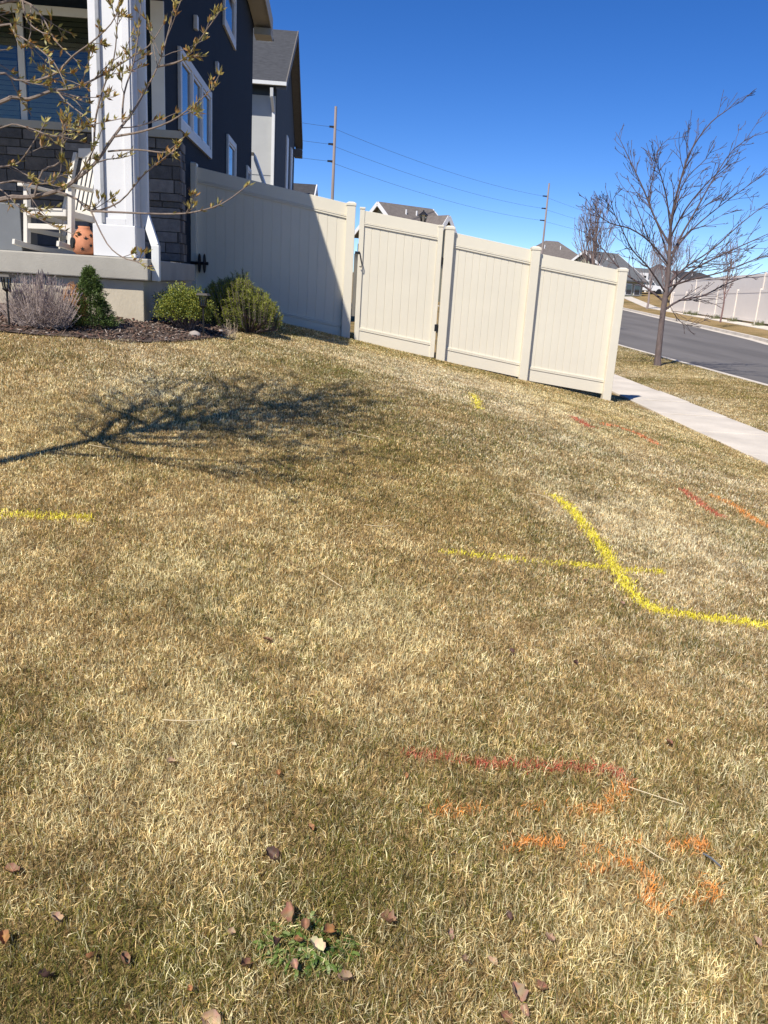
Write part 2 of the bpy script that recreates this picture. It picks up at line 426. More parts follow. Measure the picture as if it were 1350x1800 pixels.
# porch window
uw = [frontpt(p, 150, VF)[0] for p in (-70, 38, 47, 176)]
zs, zt = frontpt(100,262,VF)[1], frontpt(100,30,VF)[1]
wf = MB(); t_ = .07
wf.box(uw[0]-.1,uw[3]+.1,VF-.06,VF-.02,zs-.09,zs,HT); wf.box(uw[0]-.1,uw[3]+.1,VF-.06,VF-.02,zt,zt+.09,HT)
wf.box(uw[1]-.005,uw[2]+.01,VF-.06,VF-.02,zs,zt,HT); wf.box(uw[0]-.09,uw[0],VF-.06,VF-.02,zs,zt,HT); wf.box(uw[3],uw[3]+.09,VF-.06,VF-.02,zs,zt,HT)
win = wf.build('window', m_trim, house, bevel=.004)
MB().box(uw[0],uw[3],VF-.016,VF-.013,zs,zt,HT).build('window_backing', m_dark, win)
for nm, a, b, m1, m2 in (('left',uw[0],uw[1],m_dark,m_blind),('right',uw[2],uw[3],m_blind_up,m_blind)):
    zm = zs + (zt-zs)*.66
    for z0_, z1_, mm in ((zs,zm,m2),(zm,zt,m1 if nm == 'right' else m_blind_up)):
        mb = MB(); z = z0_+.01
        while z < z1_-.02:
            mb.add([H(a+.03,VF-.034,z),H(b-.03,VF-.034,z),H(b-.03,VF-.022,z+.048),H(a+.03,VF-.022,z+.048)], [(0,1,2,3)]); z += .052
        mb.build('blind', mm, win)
    MB().box(a+.012,b-.012,VF-.044,VF-.041,zs+.001,zt-.001,HT).build('pane', m_glass, win)
# porch column (tapered box with panel mouldings)
cx0, cx1 = frontpt(164,443,VP_)[0], frontpt(238,443,VP_)[0]
tx0, tx1 = frontpt(155,0,VP_)[0], frontpt(229.5,0,VP_)[0]
colo = MB(); ft = 4.6
def colbox(mb, a0, a1, v0, v1, z0, z1, shr=0.0):
    mb.hexa([H(a0,v0,z0),H(a1,v0,z0),H(a1,v1,z0),H(a0,v1,z0),H(a0+shr,v0+shr*.5,z1),H(a1-shr,v0+shr*.5,z1),H(a1-shr,v1-shr,z1),H(a0+shr,v1-shr,z1)])
cw = cx1-cx0
colbox(colo, cx0+.02, cx1-.02, VP_+.03, VP_+.39, FLOOR+.02, 4.33)
column = colo.build('porch_column', m_white, house, bevel=.004)
mb = MB(); colbox(mb, cx0, cx1, VP_+.008, VP_+.41, FLOOR+.004, FLOOR+.29); mb.build('column_plinth', m_white, column, bevel=.005)
mb = MB()
mb.box(cx0+.02,cx0+.085,VP_+.012,VP_+.03,FLOOR+.29,4.33,HT); mb.box(cx1-.085,cx1-.02,VP_+.012,VP_+.03,FLOOR+.29,4.33,HT)
mb.box(cx0+.085,cx1-.085,VP_+.012,VP_+.03,FLOOR+.29,FLOOR+.35,HT)
mb.box(cx1-.02,cx1-.002,VP_+.03,VP_+.10,FLOOR+.29,4.33,HT); mb.box(cx1-.02,cx1-.002,VP_+.32,VP_+.39,FLOOR+.29,4.33,HT)
mb.build('panel_moulding', m_white, column, bevel=.003)
# small conduit on the front left of the column panel
mb = MB(); mb.box(cx0+.088,cx0+.118,VP_+.0,VP_+.029,FLOOR+.30,4.33,HT); mb.build('column_joint_cover', mat('pale_grey_metal',(.30,.31,.33),.5), column, bevel=.004)
# porch downspout with its two elbows
zz = FLOOR
dsp = [H(cx1+.05,VP_+.2,4.4),H(cx1+.05,VP_+.2,FLOOR+.42),H(cx1+.17,VP_+.1,FLOOR+.12),H(cx1+.17,VP_+.1,FLOOR-.2)]
mb = MB()
for a, b in zip(dsp[:-1], dsp[1:]): mb.beam(a+(a-b).normalized()*.012, b, .075, .055, up=(0,1,0))
mb.build('downspout', m_fasc, house, bevel=.006)

# side windows in the long wall
def sidewin(px0, px1, py_t0, py_b0, lights, trim=.1, par=house):
    v0, zt0 = wallpt(px0, py_t0); v1, _ = wallpt(px1, py_t0); zb0 = wallpt(px0, py_b0)[1]
    f = MB(); T = HT
    f.box(.004,.045,v0,v1,zt0-trim,zt0,T); f.box(.004,.045,v0,v1,zb0,zb0+trim*1.2,T)
    f.box(.004,.045,v0,v0+trim,zb0+trim*1.2,zt0-trim,T); f.box(.004,.045,v1-trim,v1,zb0+trim*1.2,zt0-trim,T)
    seg = (v1-v0-2*trim)/lights
    for k in range(1, lights): f.box(.004,.045,v0+trim+seg*k-.05,v0+trim+seg*k+.05,zb0+trim*1.2,zt0-trim,T)
    wo_ = f.build('window', m_trim, par, bevel=.004)
    for k in range(lights):
        a = v0+trim+seg*k+.05*(k>0); b = v0+trim+seg*(k+1)-.05*(k<lights-1)
        s_ = MB(); z0_ = zb0+trim*1.2; z1_ = zt0-trim
        s_.box(.004,.028,a,a+.035,z0_,z1_,T); s_.box(.004,.028,b-.035,b,z0_,z1_,T); s_.box(.004,.028,a+.035,b-.035,z0_,z0_+.035,T); s_.box(.004,.028,a+.035,b-.035,z1_-.035,z1_,T)
        s_.build('sash', m_white, wo_)
        MB().box(.002,.010,a+.035,b-.035,z0_+.035,z1_-.035,T).build('pane', m_pane, wo_)
m_pane = mat('window_pane', (.03,.045,.07), .04, .05, 2, spec=1.0)
sidewin(311, 368, 80, 226, 3)
sidewin(397.5, 412, 235, 330, 1)
sidewin(391, 412, -60, 45, 1, .11)
sidewin(432, 439, 290, 340, 1, .08)
for px, a, b in ((339,25,50),(377,107,127)):
    v, z1 = wallpt(px, a); z0 = wallpt(px, b)[1]
    MB().box(.003,.06,v,v+.12,z0,z1,HT).build('vent_cover', m_trim, house, bevel=.01)
# low sloped roof and board at the far end of the side wall
v, z1 = wallpt(443, 277); v2, z2 = VB+2.2, 3.1
MB().add([H(-.5,VB+.02,z1+.1),H(.05,VB+.02,z1+.1),H(.5,VB+.02,z1-1.0),H(.5,VB+.6,z1-1.0),H(.05,VB+.6,z1+.1),H(-.5,VB+.6,z1+.1),H(.05,VB+.02,z1-.06),H(.5,VB+.02,z1-1.16)],
   [(0,1,4,5),(1,2,3,4),(6,7,2,1)]).build('rear_lean_to', m_fasc, house)

# ------------------------------------------------------------------ fence
SL = []                              # posts: (top px, base px)
def onfence(px, py): return at(px, py, 12.25 + .07*((px-675)/FPX*12.25+.71))
posts_px = [((343,285),(334,545)), ((617.5,355),(607.5,598)), ((790,397),(774,637)), ((940.5,433),(919,668)), ((1092,470.5),(1067,695))]
fence = thing('vinyl_fence', onfence(774,637), 'tall cream vinyl privacy fence stepping down the lawn from the navy house', 'fence')
W = .127
FU = Vector((math.cos(GA), math.sin(GA), 0)); FN = Vector((-FU.y, FU.x, 0))
P = []
for i, (t, b) in enumerate(posts_px):
    pb = onfence(*b); pt = onfence(*t)
    x = (pb.x+pt.x)/2; y = 12.25+.07*(x+.71); zb = pb.z; zt = pt.z
    P.append((Vector((x,y,0)), zb, zt))
def fbox(mb, c, s0, s1, n0, n1, z00, z01, z10, z11):
    """box along the fence; z at s0: z00..z01 ; z at s1: z10..z11"""
    mb.hexa([c+FU*s0+FN*n0+Vector((0,0,z00)), c+FU*s1+FN*n0+Vector((0,0,z10)), c+FU*s1+FN*n1+Vector((0,0,z10)), c+FU*s0+FN*n1+Vector((0,0,z00)),
             c+FU*s0+FN*n0+Vector((0,0,z01)), c+FU*s1+FN*n0+Vector((0,0,z11)), c+FU*s1+FN*n1+Vector((0,0,z11)), c+FU*s0+FN*n1+Vector((0,0,z01))])
def make_post(c, zb, zt, W, par, name='post'):
    mb = MB(); fbox(mb, c, -W/2, W/2, -W/2, W/2, zb-.25, zt-.045, zb-.25, zt-.045)
    p = mb.build(name, m_vinyl, par, bevel=.006)
    cp = MB(); w2 = W/2+.007
    fbox(cp, c, -w2, w2, -w2, w2, zt-.055, zt-.018, zt-.055, zt-.018)
    w3 = w2*.92
    b4 = [c+FU*a*w3+FN*b*w3+Vector((0,0,zt-.018)) for a, b in ((-1,-1),(1,-1),(1,1),(-1,1))]
    w4 = w2*.5
    t4 = [c+FU*a*w4+FN*b*w4+Vector((0,0,zt)) for a, b in ((-1,-1),(1,-1),(1,1),(-1,1))]
    cp.hexa(b4+t4); cp.build('cap', m_vinyl, p, bevel=.004)
    return p
for (c, zb, zt) in P: make_post(c, zb, zt, W, fence)
def make_panel(cA, cB, tA, bA, tB, bB, inset, par, nb, rail_h=.16, bot_h=.17, noff=0.0):
    """raked panel between two points; tA/bA top and bottom heights at A"""
    L = (cB-cA).length; cA = cA+FN*noff
    zt = lambda s: tA+(tB-tA)*s/L
    zb = lambda s: bA+(bB-bA)*s/L
    s0, s1 = inset, L-inset
    r = MB()
    fbox(r, cA, s0, s1, -.025, .025, zt(s0)-rail_h, zt(s0), zt(s1)-rail_h, zt(s1))
    fbox(r, cA, s0, s1, -.0335, .0335, zt(s0)-rail_h-.020, zt(s0)-rail_h-.002, zt(s1)-rail_h-.020, zt(s1)-rail_h-.002)
    fbox(r, cA, s0, s1, -.0285, .0285, zt(s0)-rail_h-.045, zt(s0)-rail_h-.022, zt(s1)-rail_h-.045, zt(s1)-rail_h-.022)
    top = r.build('top_rail', m_vinyl, par, bevel=.003)
    r = MB()
    fbox(r, cA, s0, s1, -.025, .025, zb(s0), zb(s0)+bot_h, zb(s1), zb(s1)+bot_h)
    fbox(r, cA, s0, s1, -.0335, .0335, zb(s0)+bot_h+.002, zb(s0)+bot_h+.020, zb(s1)+bot_h+.002, zb(s1)+bot_h+.020)
    fbox(r, cA, s0, s1, -.0285, .0285, zb(s0)+bot_h+.022, zb(s0)+bot_h+.045, zb(s1)+bot_h+.022, zb(s1)+bot_h+.045)
    r.build('bottom_rail', m_vinyl, par, bevel=.003)
    bmb = MB(); w_ = (s1-s0)/nb
    for k in range(nb):
        a = s0+w_*k+.0035; b = s0+w_*(k+1)-.0035
        fbox(bmb, cA, a, b, -.011, .011, zb(a)+bot_h+.04, zt(a)-rail_h-.04, zb(b)+bot_h+.04, zt(b)-rail_h-.04)
    fbox(bmb, cA, s0, s1, -.006, .006, zb(s0)+bot_h+.041, zt(s0)-rail_h-.041, zb(s1)+bot_h+.041, zt(s1)-rail_h-.041)
    return bmb.build('board_panel', m_vinyl, par, bevel=.0025)
def zof(px, py, c): 
    # height on the fence plane of a pixel, near post c
    return onfence(px, py).z
make_panel(P[0][0],P[1][0], zof(347,292,0), zof(340,540,0), zof(609,358.5,0), zof(598,598,0), W/2-.004, fence, 16, noff=.024)
make_panel(P[2][0],P[3][0], zof(803,408,0), zof(783,634,0), zof(930,439.5,0), zof(912,664,0), W/2-.004, fence, 11, noff=.028)
make_panel(P[3][0],P[4][0], zof(953,445,0), zof(930,668,0), zof(1080,475,0), zof(1057,693,0), W/2-.004, fence, 11, noff=.028)
# gate
gA = onfence(638.5, 500); gB = onfence(768.5, 500)
ga = Vector((gA.x, 12.25+.07*(gA.x+.71), 0)); gb = Vector((gB.x, 12.25+.07*(gB.x+.71), 0))
gate = thing('vinyl_gate', Vector((ga.x, ga.y, .6)), 'cream vinyl gate with black hinges and latch, between two fence posts', 'gate')
gw = .07
s_off = onfence(640,364); e_off = onfence(773,395)
for c, t, b in ((Vector((onfence(632,480).x, ga.y, 0)), zof(643,364,0), zof(629,604,0)), (Vector((onfence(767.5,500).x, gb.y, 0)), zof(773,395,0), zof(759,628,0))):
    mb = MB(); fbox(mb, c, -gw/2, gw/2, -gw/2, gw/2, b, t-.03, b, t-.03); st = mb.build('stile', m_vinyl, gate, bevel=.004)
    mb = MB(); fbox(mb, c, -gw/2-.006, gw/2+.006, -gw/2-.006, gw/2+.006, t-.035, t-.006, t-.035, t-.006); mb.build('cap', m_vinyl, st, bevel=.006)
cA = Vector((onfence(632,480).x, ga.y, 0)); cB = Vector((onfence(767.5,500).x, gb.y, 0))
make_panel(cA, cB, zof(641,370,0), zof(632,601,0), zof(766,396,0), zof(756,628,0), gw/2-.003, gate, 9)
for py, px in ((458,776.5),(576,767.5)):
    p = onfence(px, py) - FN*.06
    mb = MB(); c = Vector((p.x,p.y,0)); z = p.z
    fbox(mb, c, -.038, .002, .01, .035, z-.05, z+.05, z-.05, z+.05); fbox(mb, c, .004, .028, .012, .033, z-.055, z+.035, z-.055, z+.035)
    mb.tube([p+FN*.01+Vector((0,0,-.075)), p+FN*.01+Vector((0,0,.055))], .009, 8)
    mb.build('hinge', m_black, gate, bevel=.003)
c = Vector((onfence(624,500).x, ga.y, 0)); mb = MB(); zA = zof(628,446,0); zB = zof(622,556,0)
fbox(mb, c, -.03, .03, .03, .05, zB, zA, zB, zA); mb.build('gate_stop', m_vinyl, fence)
p = onfence(630, 444) - FN*.05
mb = MB(); c = Vector((p.x,p.y,0)); fbox(mb, c, -.05, .02, .0, .03, p.z-.02, p.z+.015, p.z-.02, p.z+.015)
mb.tube([p+Vector((.02,0,0)), p+Vector((.035,-.01,-.08)), p+Vector((.06,-.02,-.17)), p+Vector((.05,-.03,-.2)), p+Vector((.025,-.03,-.19))], .008, 8)
fbox(mb, c, -.015, .03, .01, .05, p.z+.02, p.z+.12, p.z+.02, p.z+.12)
mb.build('latch', m_black, gate, bevel=.003)

# ------------------------------------------------------------------ neighbour house behind
NH = thing('grey_house', (-8, 34, 0), 'grey stucco two-storey house with dark shingle roof behind the navy house', 'house')
c0 = at(485.5, 200, 30); NX = c0.x
def Nn(u, v, z): return Vector((NX,30,0)) + UX*u + VY*v + Vector((0,0,z))
def NT(p): return Nn(p.x, p.y, p.z)
eZ = at(480,137,29.5).z; D = 11.5; rZ = at(508,64,36).z
prof = [(0,0),(D,0),(D,eZ),(D/2,rZ-.15),(0,eZ)]
vs = [Nn(0,v,z) for v, z in prof]+[Nn(-9,v,z) for v, z in prof]
MB().add(vs, [tuple(range(5)), tuple(range(9,4,-1))]+[(i+5,(i+1)%5+5,(i+1)%5,i) for i in range(5)]).build('wall', m_slate, NH)
MB().box(-9,-.02,-.03,-.004,0,eZ-.45,NT).build('front_wall_panel', m_stucco_grey, NH)
MB().box(-9,0,-.034,-.002,4.85,4.87,NT).build('stucco_joint', m_slate, NH)
mb = MB(); k = (rZ-eZ)/(D/2)
for v0, v1, z0, z1 in ((-.5,D/2,eZ-.5*k,rZ),(D/2,D+.5,rZ,eZ-.5*k)):
    mb.hexa([Nn(-9.3,v0,z0),Nn(.32,v0,z0),Nn(.32,v1,z1),Nn(-9.3,v1,z1),Nn(-9.3,v0,z0+.14),Nn(.32,v0,z0+.14),Nn(.32,v1,z1+.14),Nn(-9.3,v1,z1+.14)])
nr = mb.build('roof', m_shingle, NH)
mb = MB()
for v0, v1, z0, z1 in ((-.5,D/2,eZ-.5*k,rZ),(D/2,D+.5,rZ,eZ-.5*k)):
    mb.hexa([Nn(.322,v0,z0-.1),Nn(.36,v0,z0-.1),Nn(.36,v1,z1-.1),Nn(.322,v1,z1-.1),Nn(.322,v0,z0+.16),Nn(.36,v0,z0+.16),Nn(.36,v1,z1+.16),Nn(.322,v1,z1+.16)])
    mb.hexa([Nn(.01,v0,z0-.08),Nn(.32,v0,z0-.08),Nn(.32,v1,z1-.08),Nn(.01,v1,z1-.08),Nn(.01,v0,z0-.004),Nn(.32,v0,z0-.004),Nn(.32,v1,z1-.004),Nn(.01,v1,z1-.004)])
mb.box(.0,.36,D-.1,D+.52,eZ-.75,eZ-.42,NT)
mb.build('rake_board', mat('taupe_trim',(.13,.12,.11),.7), NH)
MB().box(-9.3,.36,-.62,-.505,eZ-.5*k+.03,eZ-.5*k+.14,NT).build('gutter', m_fasc, NH)
mb = MB()
for a, b in ((Nn(-.12,-.55,eZ-.3),Nn(-.12,-.5,eZ-.55)),(Nn(-.12,-.5,eZ-.55),Nn(-.08,-.1,eZ-.95)),(Nn(-.08,-.1,eZ-.93),Nn(-.08,-.1,.2))): mb.beam(a,b,.1,.08,up=(0,1,0))
mb.build('downspout', m_fasc, NH)
mb = MB(); pv = at(467,70,34.2); mb.box(pv.x-.25,pv.x+.25,pv.y-.2,pv.y+.25,pv.z-.45,pv.z+.12); mb.build('roof_vent', m_fasc, nr)
for (px0, pt, px1, pb) in ((500,241,503,310),):
    for vv in (5.2, 8.2):
        MB().box(.003,.06,vv,vv+1.0,5.0,7.0,NT).build('window', m_fasc, NH)
MB().box(0.01,.9,D-3,D+.3,0,5.2,NT).build('rear_bay', m_slate, NH)

# ------------------------------------------------------------------ far houses
m_sage = mat('sage_siding', (.30,.31,.23), .8, .05, 2); m_tan = mat('tan_siding', (.30,.26,.20), .8, .05, 2)
m_bluegrey = mat('blue_grey_siding', (.10,.125,.14), .8, .05, 2)
m_sh_g = mat('grey_shingles', (.13,.135,.14), .9, .25, 4, .4, 30, spec=.2)
m_sh_d = mat('charcoal_shingles', (.05,.05,.055), .9, .25, 4, .4, 30, spec=.2)
m_sh_br = mat('taupe_shingles', (.15,.132,.122), .9, .22, 4, .4, 30, spec=.2)
def farhouse(name, label, loc, rz, w_, d_, wall, rise, mwall, mroof, kind='gable', front=None, vents=2, endm=None, wall_z0=-1.5):
    """ridge along local x; front (facing the camera) is local -y. front=(x0,x1,depth,rise): a projecting front gable"""
    root = thing(name, loc, label, 'house', rz=rz)
    Mx = Matrix.Translation(loc) @ Matrix.Rotation(rz, 4, 'Z')
    T = lambda p: Mx @ Vector(p)
    a, b = w_/2, d_/2
    prof = [(-b,wall_z0),(b,wall_z0),(b,wall),(0,wall+(rise if kind=='gable' else 0)),(-b,wall)]
    vs = [T((a,y_,z_)) for y_, z_ in prof]+[T((-a,y_,z_)) for y_, z_ in prof]
    MB().add(vs, [tuple(range(5)), tuple(range(9,4,-1))]+[(i+5,(i+1)%5+5,(i+1)%5,i) for i in range(5)]).build('wall', mwall, root)
    e = .45; k = rise/b; r = MB()
    if kind == 'gable':
        for s_ in (-1, 1):
            q = [(-a-e,s_*(b+e),wall-e*k),(a+e,s_*(b+e),wall-e*k),(a+e,0,wall+rise),(-a-e,0,wall+rise)]
            if s_ > 0: q = [q[1],q[0],q[3],q[2]]
            r.hexa([T((x,y,z+.02)) for x, y, z in q]+[T((x,y,z+.2)) for x, y, z in q])
        ro_ = r.build('roof', mroof, root)
        tr = MB()
        for sx in (-1,1):
            for s_ in (-1,1): tr.beam(T((sx*(a+e+.02),s_*(b+e),wall-e*k+.06)), T((sx*(a+e+.02),0,wall+rise+.06)), .06, .3)
        tr.build('rake_trim', m_white, root)
    else:
        rl = max(0.2, a-b)
        base = [(-a-e,-b-e,wall-.05),(a+e,-b-e,wall-.05),(a+e,b+e,wall-.05),(-a-e,b+e,wall-.05)]
        r.add([T(p) for p in base]+[T((-rl,0,wall+rise)),T((rl,0,wall+rise))], [(0,1,5,4),(1,2,5),(2,3,4,5),(3,0,4),(3,2,1,0)])
        ro_ = r.build('roof', mroof, root)
        tr = MB()
        for (p, q) in ((base[0],base[1]),(base[1],base[2]),(base[0],base[3])): tr.beam(T((p[0],p[1],p[2]-.1)),T((q[0],q[1],q[2]-.1)),.1,.2)
        tr.build('eave_trim', m_white, root)
    for q in range(vents):
        vx = -a*.3+q*a*.45; y_ = -b*.35; z_ = wall+rise*(1-.35)+.1
        MB().tube([T((vx,y_,z_-.1)), T((vx,y_,z_+.45))], .07, 8).build('roof_vent', m_white, ro_)
    if front:
        x0, x1, dep, rs_ = front; xm = (x0+x1)/2; hw = (x1-x0)/2
        wf_ = [(x0,-b-dep,wall_z0),(x1,-b-dep,wall_z0),(x1,-b-dep,wall),(xm,-b-dep,wall+rs_),(x0,-b-dep,wall)]
        wb_ = [(x,-b*.1,z) for x, y, z in wf_]
        MB().add([T(p) for p in wf_+wb_], [(0,1,2,3,4)]+[(i,i+5,(i+1)%5+5,(i+1)%5) for i in range(5)]).build('gable_wing', mwall, root)
        r = MB(); kk = rs_/hw
        for s_ in (-1,1):
            q = [(xm+s_*(hw+e),-b-dep-e,wall-e*kk),(xm,-b-dep-e,wall+rs_),(xm,-b*.1,wall+rs_),(xm+s_*(hw+e),-b*.1,wall-e*kk)]
            if s_ > 0: q = [q[1],q[0],q[3],q[2]]
            r.hexa([T((x,y,z+.03)) for x, y, z in q]+[T((x,y,z+.2)) for x, y, z in q])
        r.build('gable_roof', mroof, root)
        tr = MB()
        for s_ in (-1,1): tr.beam(T((xm+s_*(hw+e),-b-dep-e-.03,wall-e*kk+.06)), T((xm,-b-dep-e-.03,wall+rs_+.06)), .06, .32)
        tr.build('rake_trim', m_white, root)
    for q in range(3):
        xw = -a*.6+q*a*.6
        fm = MB().box(xw-.6,xw+.6,-b-.05,-b-.004,wall-1.9,wall-.5,T).build('window', m_white, root)
        MB().box(xw-.5,xw+.5,-b-.07,-b-.052,wall-1.8,wall-.6,T).build('pane', m_pane, fm)
    return root, T
# sage house above the gate
def placed(px, py, Y, a, rz):      # centre of a house whose left gable apex is at the given point
    p = at(px, py, Y); return Vector((p.x+a*math.cos(rz), Y+a*math.sin(rz), gz(p.x, Y))), p.z-gz(p.x, Y)
c_, h_ = placed(664, 354, 70, 2.9, R(38))
farhouse('sage_house', 'sage green gabled house with brown roof seen above the gate', c_, R(38), 4.9, 6.0, h_-2.45, 2.25, m_sage, m_sh_br, front=(.3,2.3,.6,1.5))
c_, h_ = placed(975, 421, 120, 0, R(5))
farhouse('brown_roofed_house', 'house with a broad brown hip roof rising behind the right fence panels', c_+Vector((0,2,0)), R(12), 10.5, 8.6, h_-3.6, 3.5, m_tan, m_sh_br, kind='hip')
c_, h_ = placed(1032, 440, 112, 2.8, R(36))
farhouse('tan_house', 'tan house with grey shingle roof and white rake behind the last fence post', c_, R(36), 5.6, 10.5, h_-3.4, 3.2, m_sage, m_sh_g)
c_, h_ = placed(1112, 470, 124, 3.4, R(28))
rt, T6 = farhouse('garage_house', 'grey house with white garage trim beyond the street, behind the parked truck', c_, R(28), 6.8, 13, h_-3.6, 3.4, mat('grey_brown_siding',(.12,.11,.105),.85), m_sh_g)
MB().box(-3.52,-3.42,-3.4,-3.1,-.3,2.6,T6).build('garage_post', m_white, rt)
MB().box(-3.52,-3.42,-3.1,2.4,2.2,2.6,T6).build('garage_beam', m_white, rt)
MB().box(-3.46,-3.41,-3.1,2.4,-.3,2.2,T6).build('garage_shade_sheet', m_dark, rt)  # dark sheet filling the open garage bay, its inner shade put into the colour
ap7 = at(1212, 474, 150)
farhouse('charcoal_house', 'charcoal roofed house peeking over the distant cream fence', Vector((ap7.x, 154, 2.5)), R(5), 17, 10, ap7.z-2.5-2.6, 2.4, m_tan, m_sh_d, kind='hip')
ap8 = at(1170, 468, 170)
farhouse('distant_dark_house', 'dark hip-roofed house farthest down the street behind the big bare tree', Vector((ap8.x, 174, 2.5)), R(-10), 10, 10, ap8.z-2.5-2.5, 3.0, m_bluegrey, m_sh_d, kind='hip')
pL = at(520, 306, 44)
rt, _ = farhouse('low_roofed_house', 'low house with a dark roof tucked right beside the grey stucco house', Vector((pL.x-1.6, 48, 0)), R(2), 3.6, 4.5, pL.z-1.3, 1.1, m_tan, m_sh_d)

# ------------------------------------------------------------------ distant fences
def runfence(name, label, A, B, hA, hB, n, m, thick=.06):
    root = thing(name, A, label, 'fence')
    A = Vector(A); B = Vector(B); d = Vector((B.x-A.x, B.y-A.y, 0)).normalized(); nrm = Vector((-d.y, d.x, 0))
    L = (Vector((B.x,B.y,0))-Vector((A.x,A.y,0))).length
    for k in range(n):
        t0, t1 = k/n, (k+1)/n
        a = A.lerp(B, t0); b = A.lerp(B, t1); h0 = hA+(hB-hA)*t0; h1 = hA+(hB-hA)*t1
        a0 = a+d*.09; b0 = b-d*.09; Z = Vector((0,0,1))
        mb = MB()
        mb.hexa([a0-nrm*thick/4, b0-nrm*thick/4, b0+nrm*thick/4, a0+nrm*thick/4, a0-nrm*thick/4+Z*h0, b0-nrm*thick/4+Z*h1, b0+nrm*thick/4+Z*h1, a0+nrm*thick/4+Z*h0])
        for z0, z1 in ((.0,.17),(None,None)):
            if z0 is None: za0, za1, zb0, zb1 = h0-.17, h0+.005, h1-.17, h1+.005
            else: za0 = zb0 = z0-.01; za1 = zb1 = z1
            mb.hexa([a0-nrm*.035+Z*za0, b0-nrm*.035+Z*zb0, b0+nrm*.035+Z*zb0, a0+nrm*.035+Z*za0, a0-nrm*.035+Z*za1, b0-nrm*.035+Z*zb1, b0+nrm*.035+Z*zb1, a0+nrm*.035+Z*za1])
        mb.build('fence_panel', m, root)
    for k in range(n+1):
        t = k/n; a = A.lerp(B, t); h = hA+(hB-hA)*t
        MB().beam(a-Vector((0,0,.2)), a+Vector((0,0,h+.10)), .13, .13, up=(0,1,0)).build('post', m, root)
    return root
m_pink = mat('pale_vinyl', (.78,.71,.63), .5, .03, 1)
fa = at(1500, 590, 42); fb = at(1184, 545, 100)
za = gz(fa.x, fa.y); zb_ = gz(fb.x, fb.y)
LA = at(1430, 581, 45.5); LB = at(1180, 544.5, 79)
runfence('street_fence', 'long pale vinyl fence along the far sidewalk with evenly spaced posts', LA, LB, 2.25, 1.5, 7, m_pink)
UA = at(1430, 520, 49); UB = at(1178, 538, 84)
hA_ = at(1430, 473, 49).z-UA.z; hB_ = at(1178, 493, 84).z-UB.z
runfence('upper_fence', 'taller pale fence on higher ground behind the fence along the far sidewalk', UA-Vector((0,0,1.6)), UB-Vector((0,0,.5)), hA_+1.6, hB_+.5, 4, m_pink)
for q, (px, py, lab) in enumerate(((1212,551,'leftmost dark grass clump at the foot of the pale street fence'),(1224,553,'second dark grass clump from the left along the pale street fence'),(1262,559,'middle dark grass clump along the pale street fence'),(1292,563,'dark grass clump right of the slim reddish tree by the fence'),(1338,569,'rightmost dark grass clump at the foot of the pale street fence'))):
    t_ = (px-1180)/(1430-1180); Yq = 1/( (1/79)*(1-t_)+(1/45.5)*t_)-.5; b_ = at(px, py, Yq); b_.z = gz(b_.x, Yq); rq = random.Random(q); mb = MB()
    for k in range(170):
        a = rq.uniform(0,6.28); e = rq.random()*.5; c = b_+Vector((e*math.cos(a)*1.2, e*math.sin(a)*.6, 0)); d = Vector((rq.gauss(0,.12),rq.gauss(0,.12),rq.uniform(.18,.42)))
        mb.add([c-Vector((.012,0,0)), c+Vector((.012,0,0)), c+d], [(0,1,2)])
    tag(mb.build('grass_clump', mat('clump_green',(.10,.11,.05),.8)), lab, 'grass clump', 'grass clumps along the street fence')
# ------------------------------------------------------------------ utility poles and wires
m_wire = mat('wire', (.06,.08,.11), .6)
p1t = at(590.5, 187, 60); p2t = at(965.5, 322, 94)
def upole(top, label, arms_px, Y):
    root = thing('utility_pole', (top.x, top.y, gz(top.x, top.y)), label, 'utility pole', 'utility poles beyond the fence')
    mb = MB(); mb.tube([Vector((top.x,top.y,-.5)), top], [.13,.085], 10); mb.build('pole', m_wood, root)
    arms = []
    for (px, py) in arms_px:
        e = at(px, py, Y); b = Vector((top.x, top.y, e.z))
        MB().beam(b, e, .09, .12).build('insulator_arm', m_black, root); arms.append(e)
    return arms
a1 = upole(p1t, 'larger wooden utility pole right of the grey house, behind the shaded fence panel', [(579,222.5),(577,253),(575.5,283)], 60)
a2 = upole(p2t, 'smaller-looking wooden utility pole standing above the brown hip roof', [(954,344.5),(952,366),(949,387)], 94)
p3 = at(1287, 455, 190)
a3 = upole(p3, 'tiny distant utility pole above the far cream fence', [(1283,461),(1283,465),(1283,469)], 190)
for k in range(3):
    for nm, (A, B, lab) in enumerate(((a1[k], a2[k], 'span'), (a2[k], a3[k]+Vector((0,0,3)), 'right'), (at(430, [198,230,261][k], 52), a1[k], 'left'))):
        pts = []
        for q in range(17):
            t = q/16; p = A.lerp(B, t); p.z -= 4*t*(1-t)*(.5,1.0,.05)[nm]; pts.append(p)
        order = ('top','middle','lowest')[k]
        where = ('between the two tall utility poles','running right from the pole above the brown roof','running left from the taller pole to the houses')[nm]
        o = MB().tube(pts, .010, 5).build('power_line', m_wire)
        tag(o, f'{order} thin power line {where}', 'power line', 'power lines')
# guy wires
for px0,py0,px1,py1,lab in ((592,193,600,216,'upper'),(591,261,599,280,'lower')):
    pass

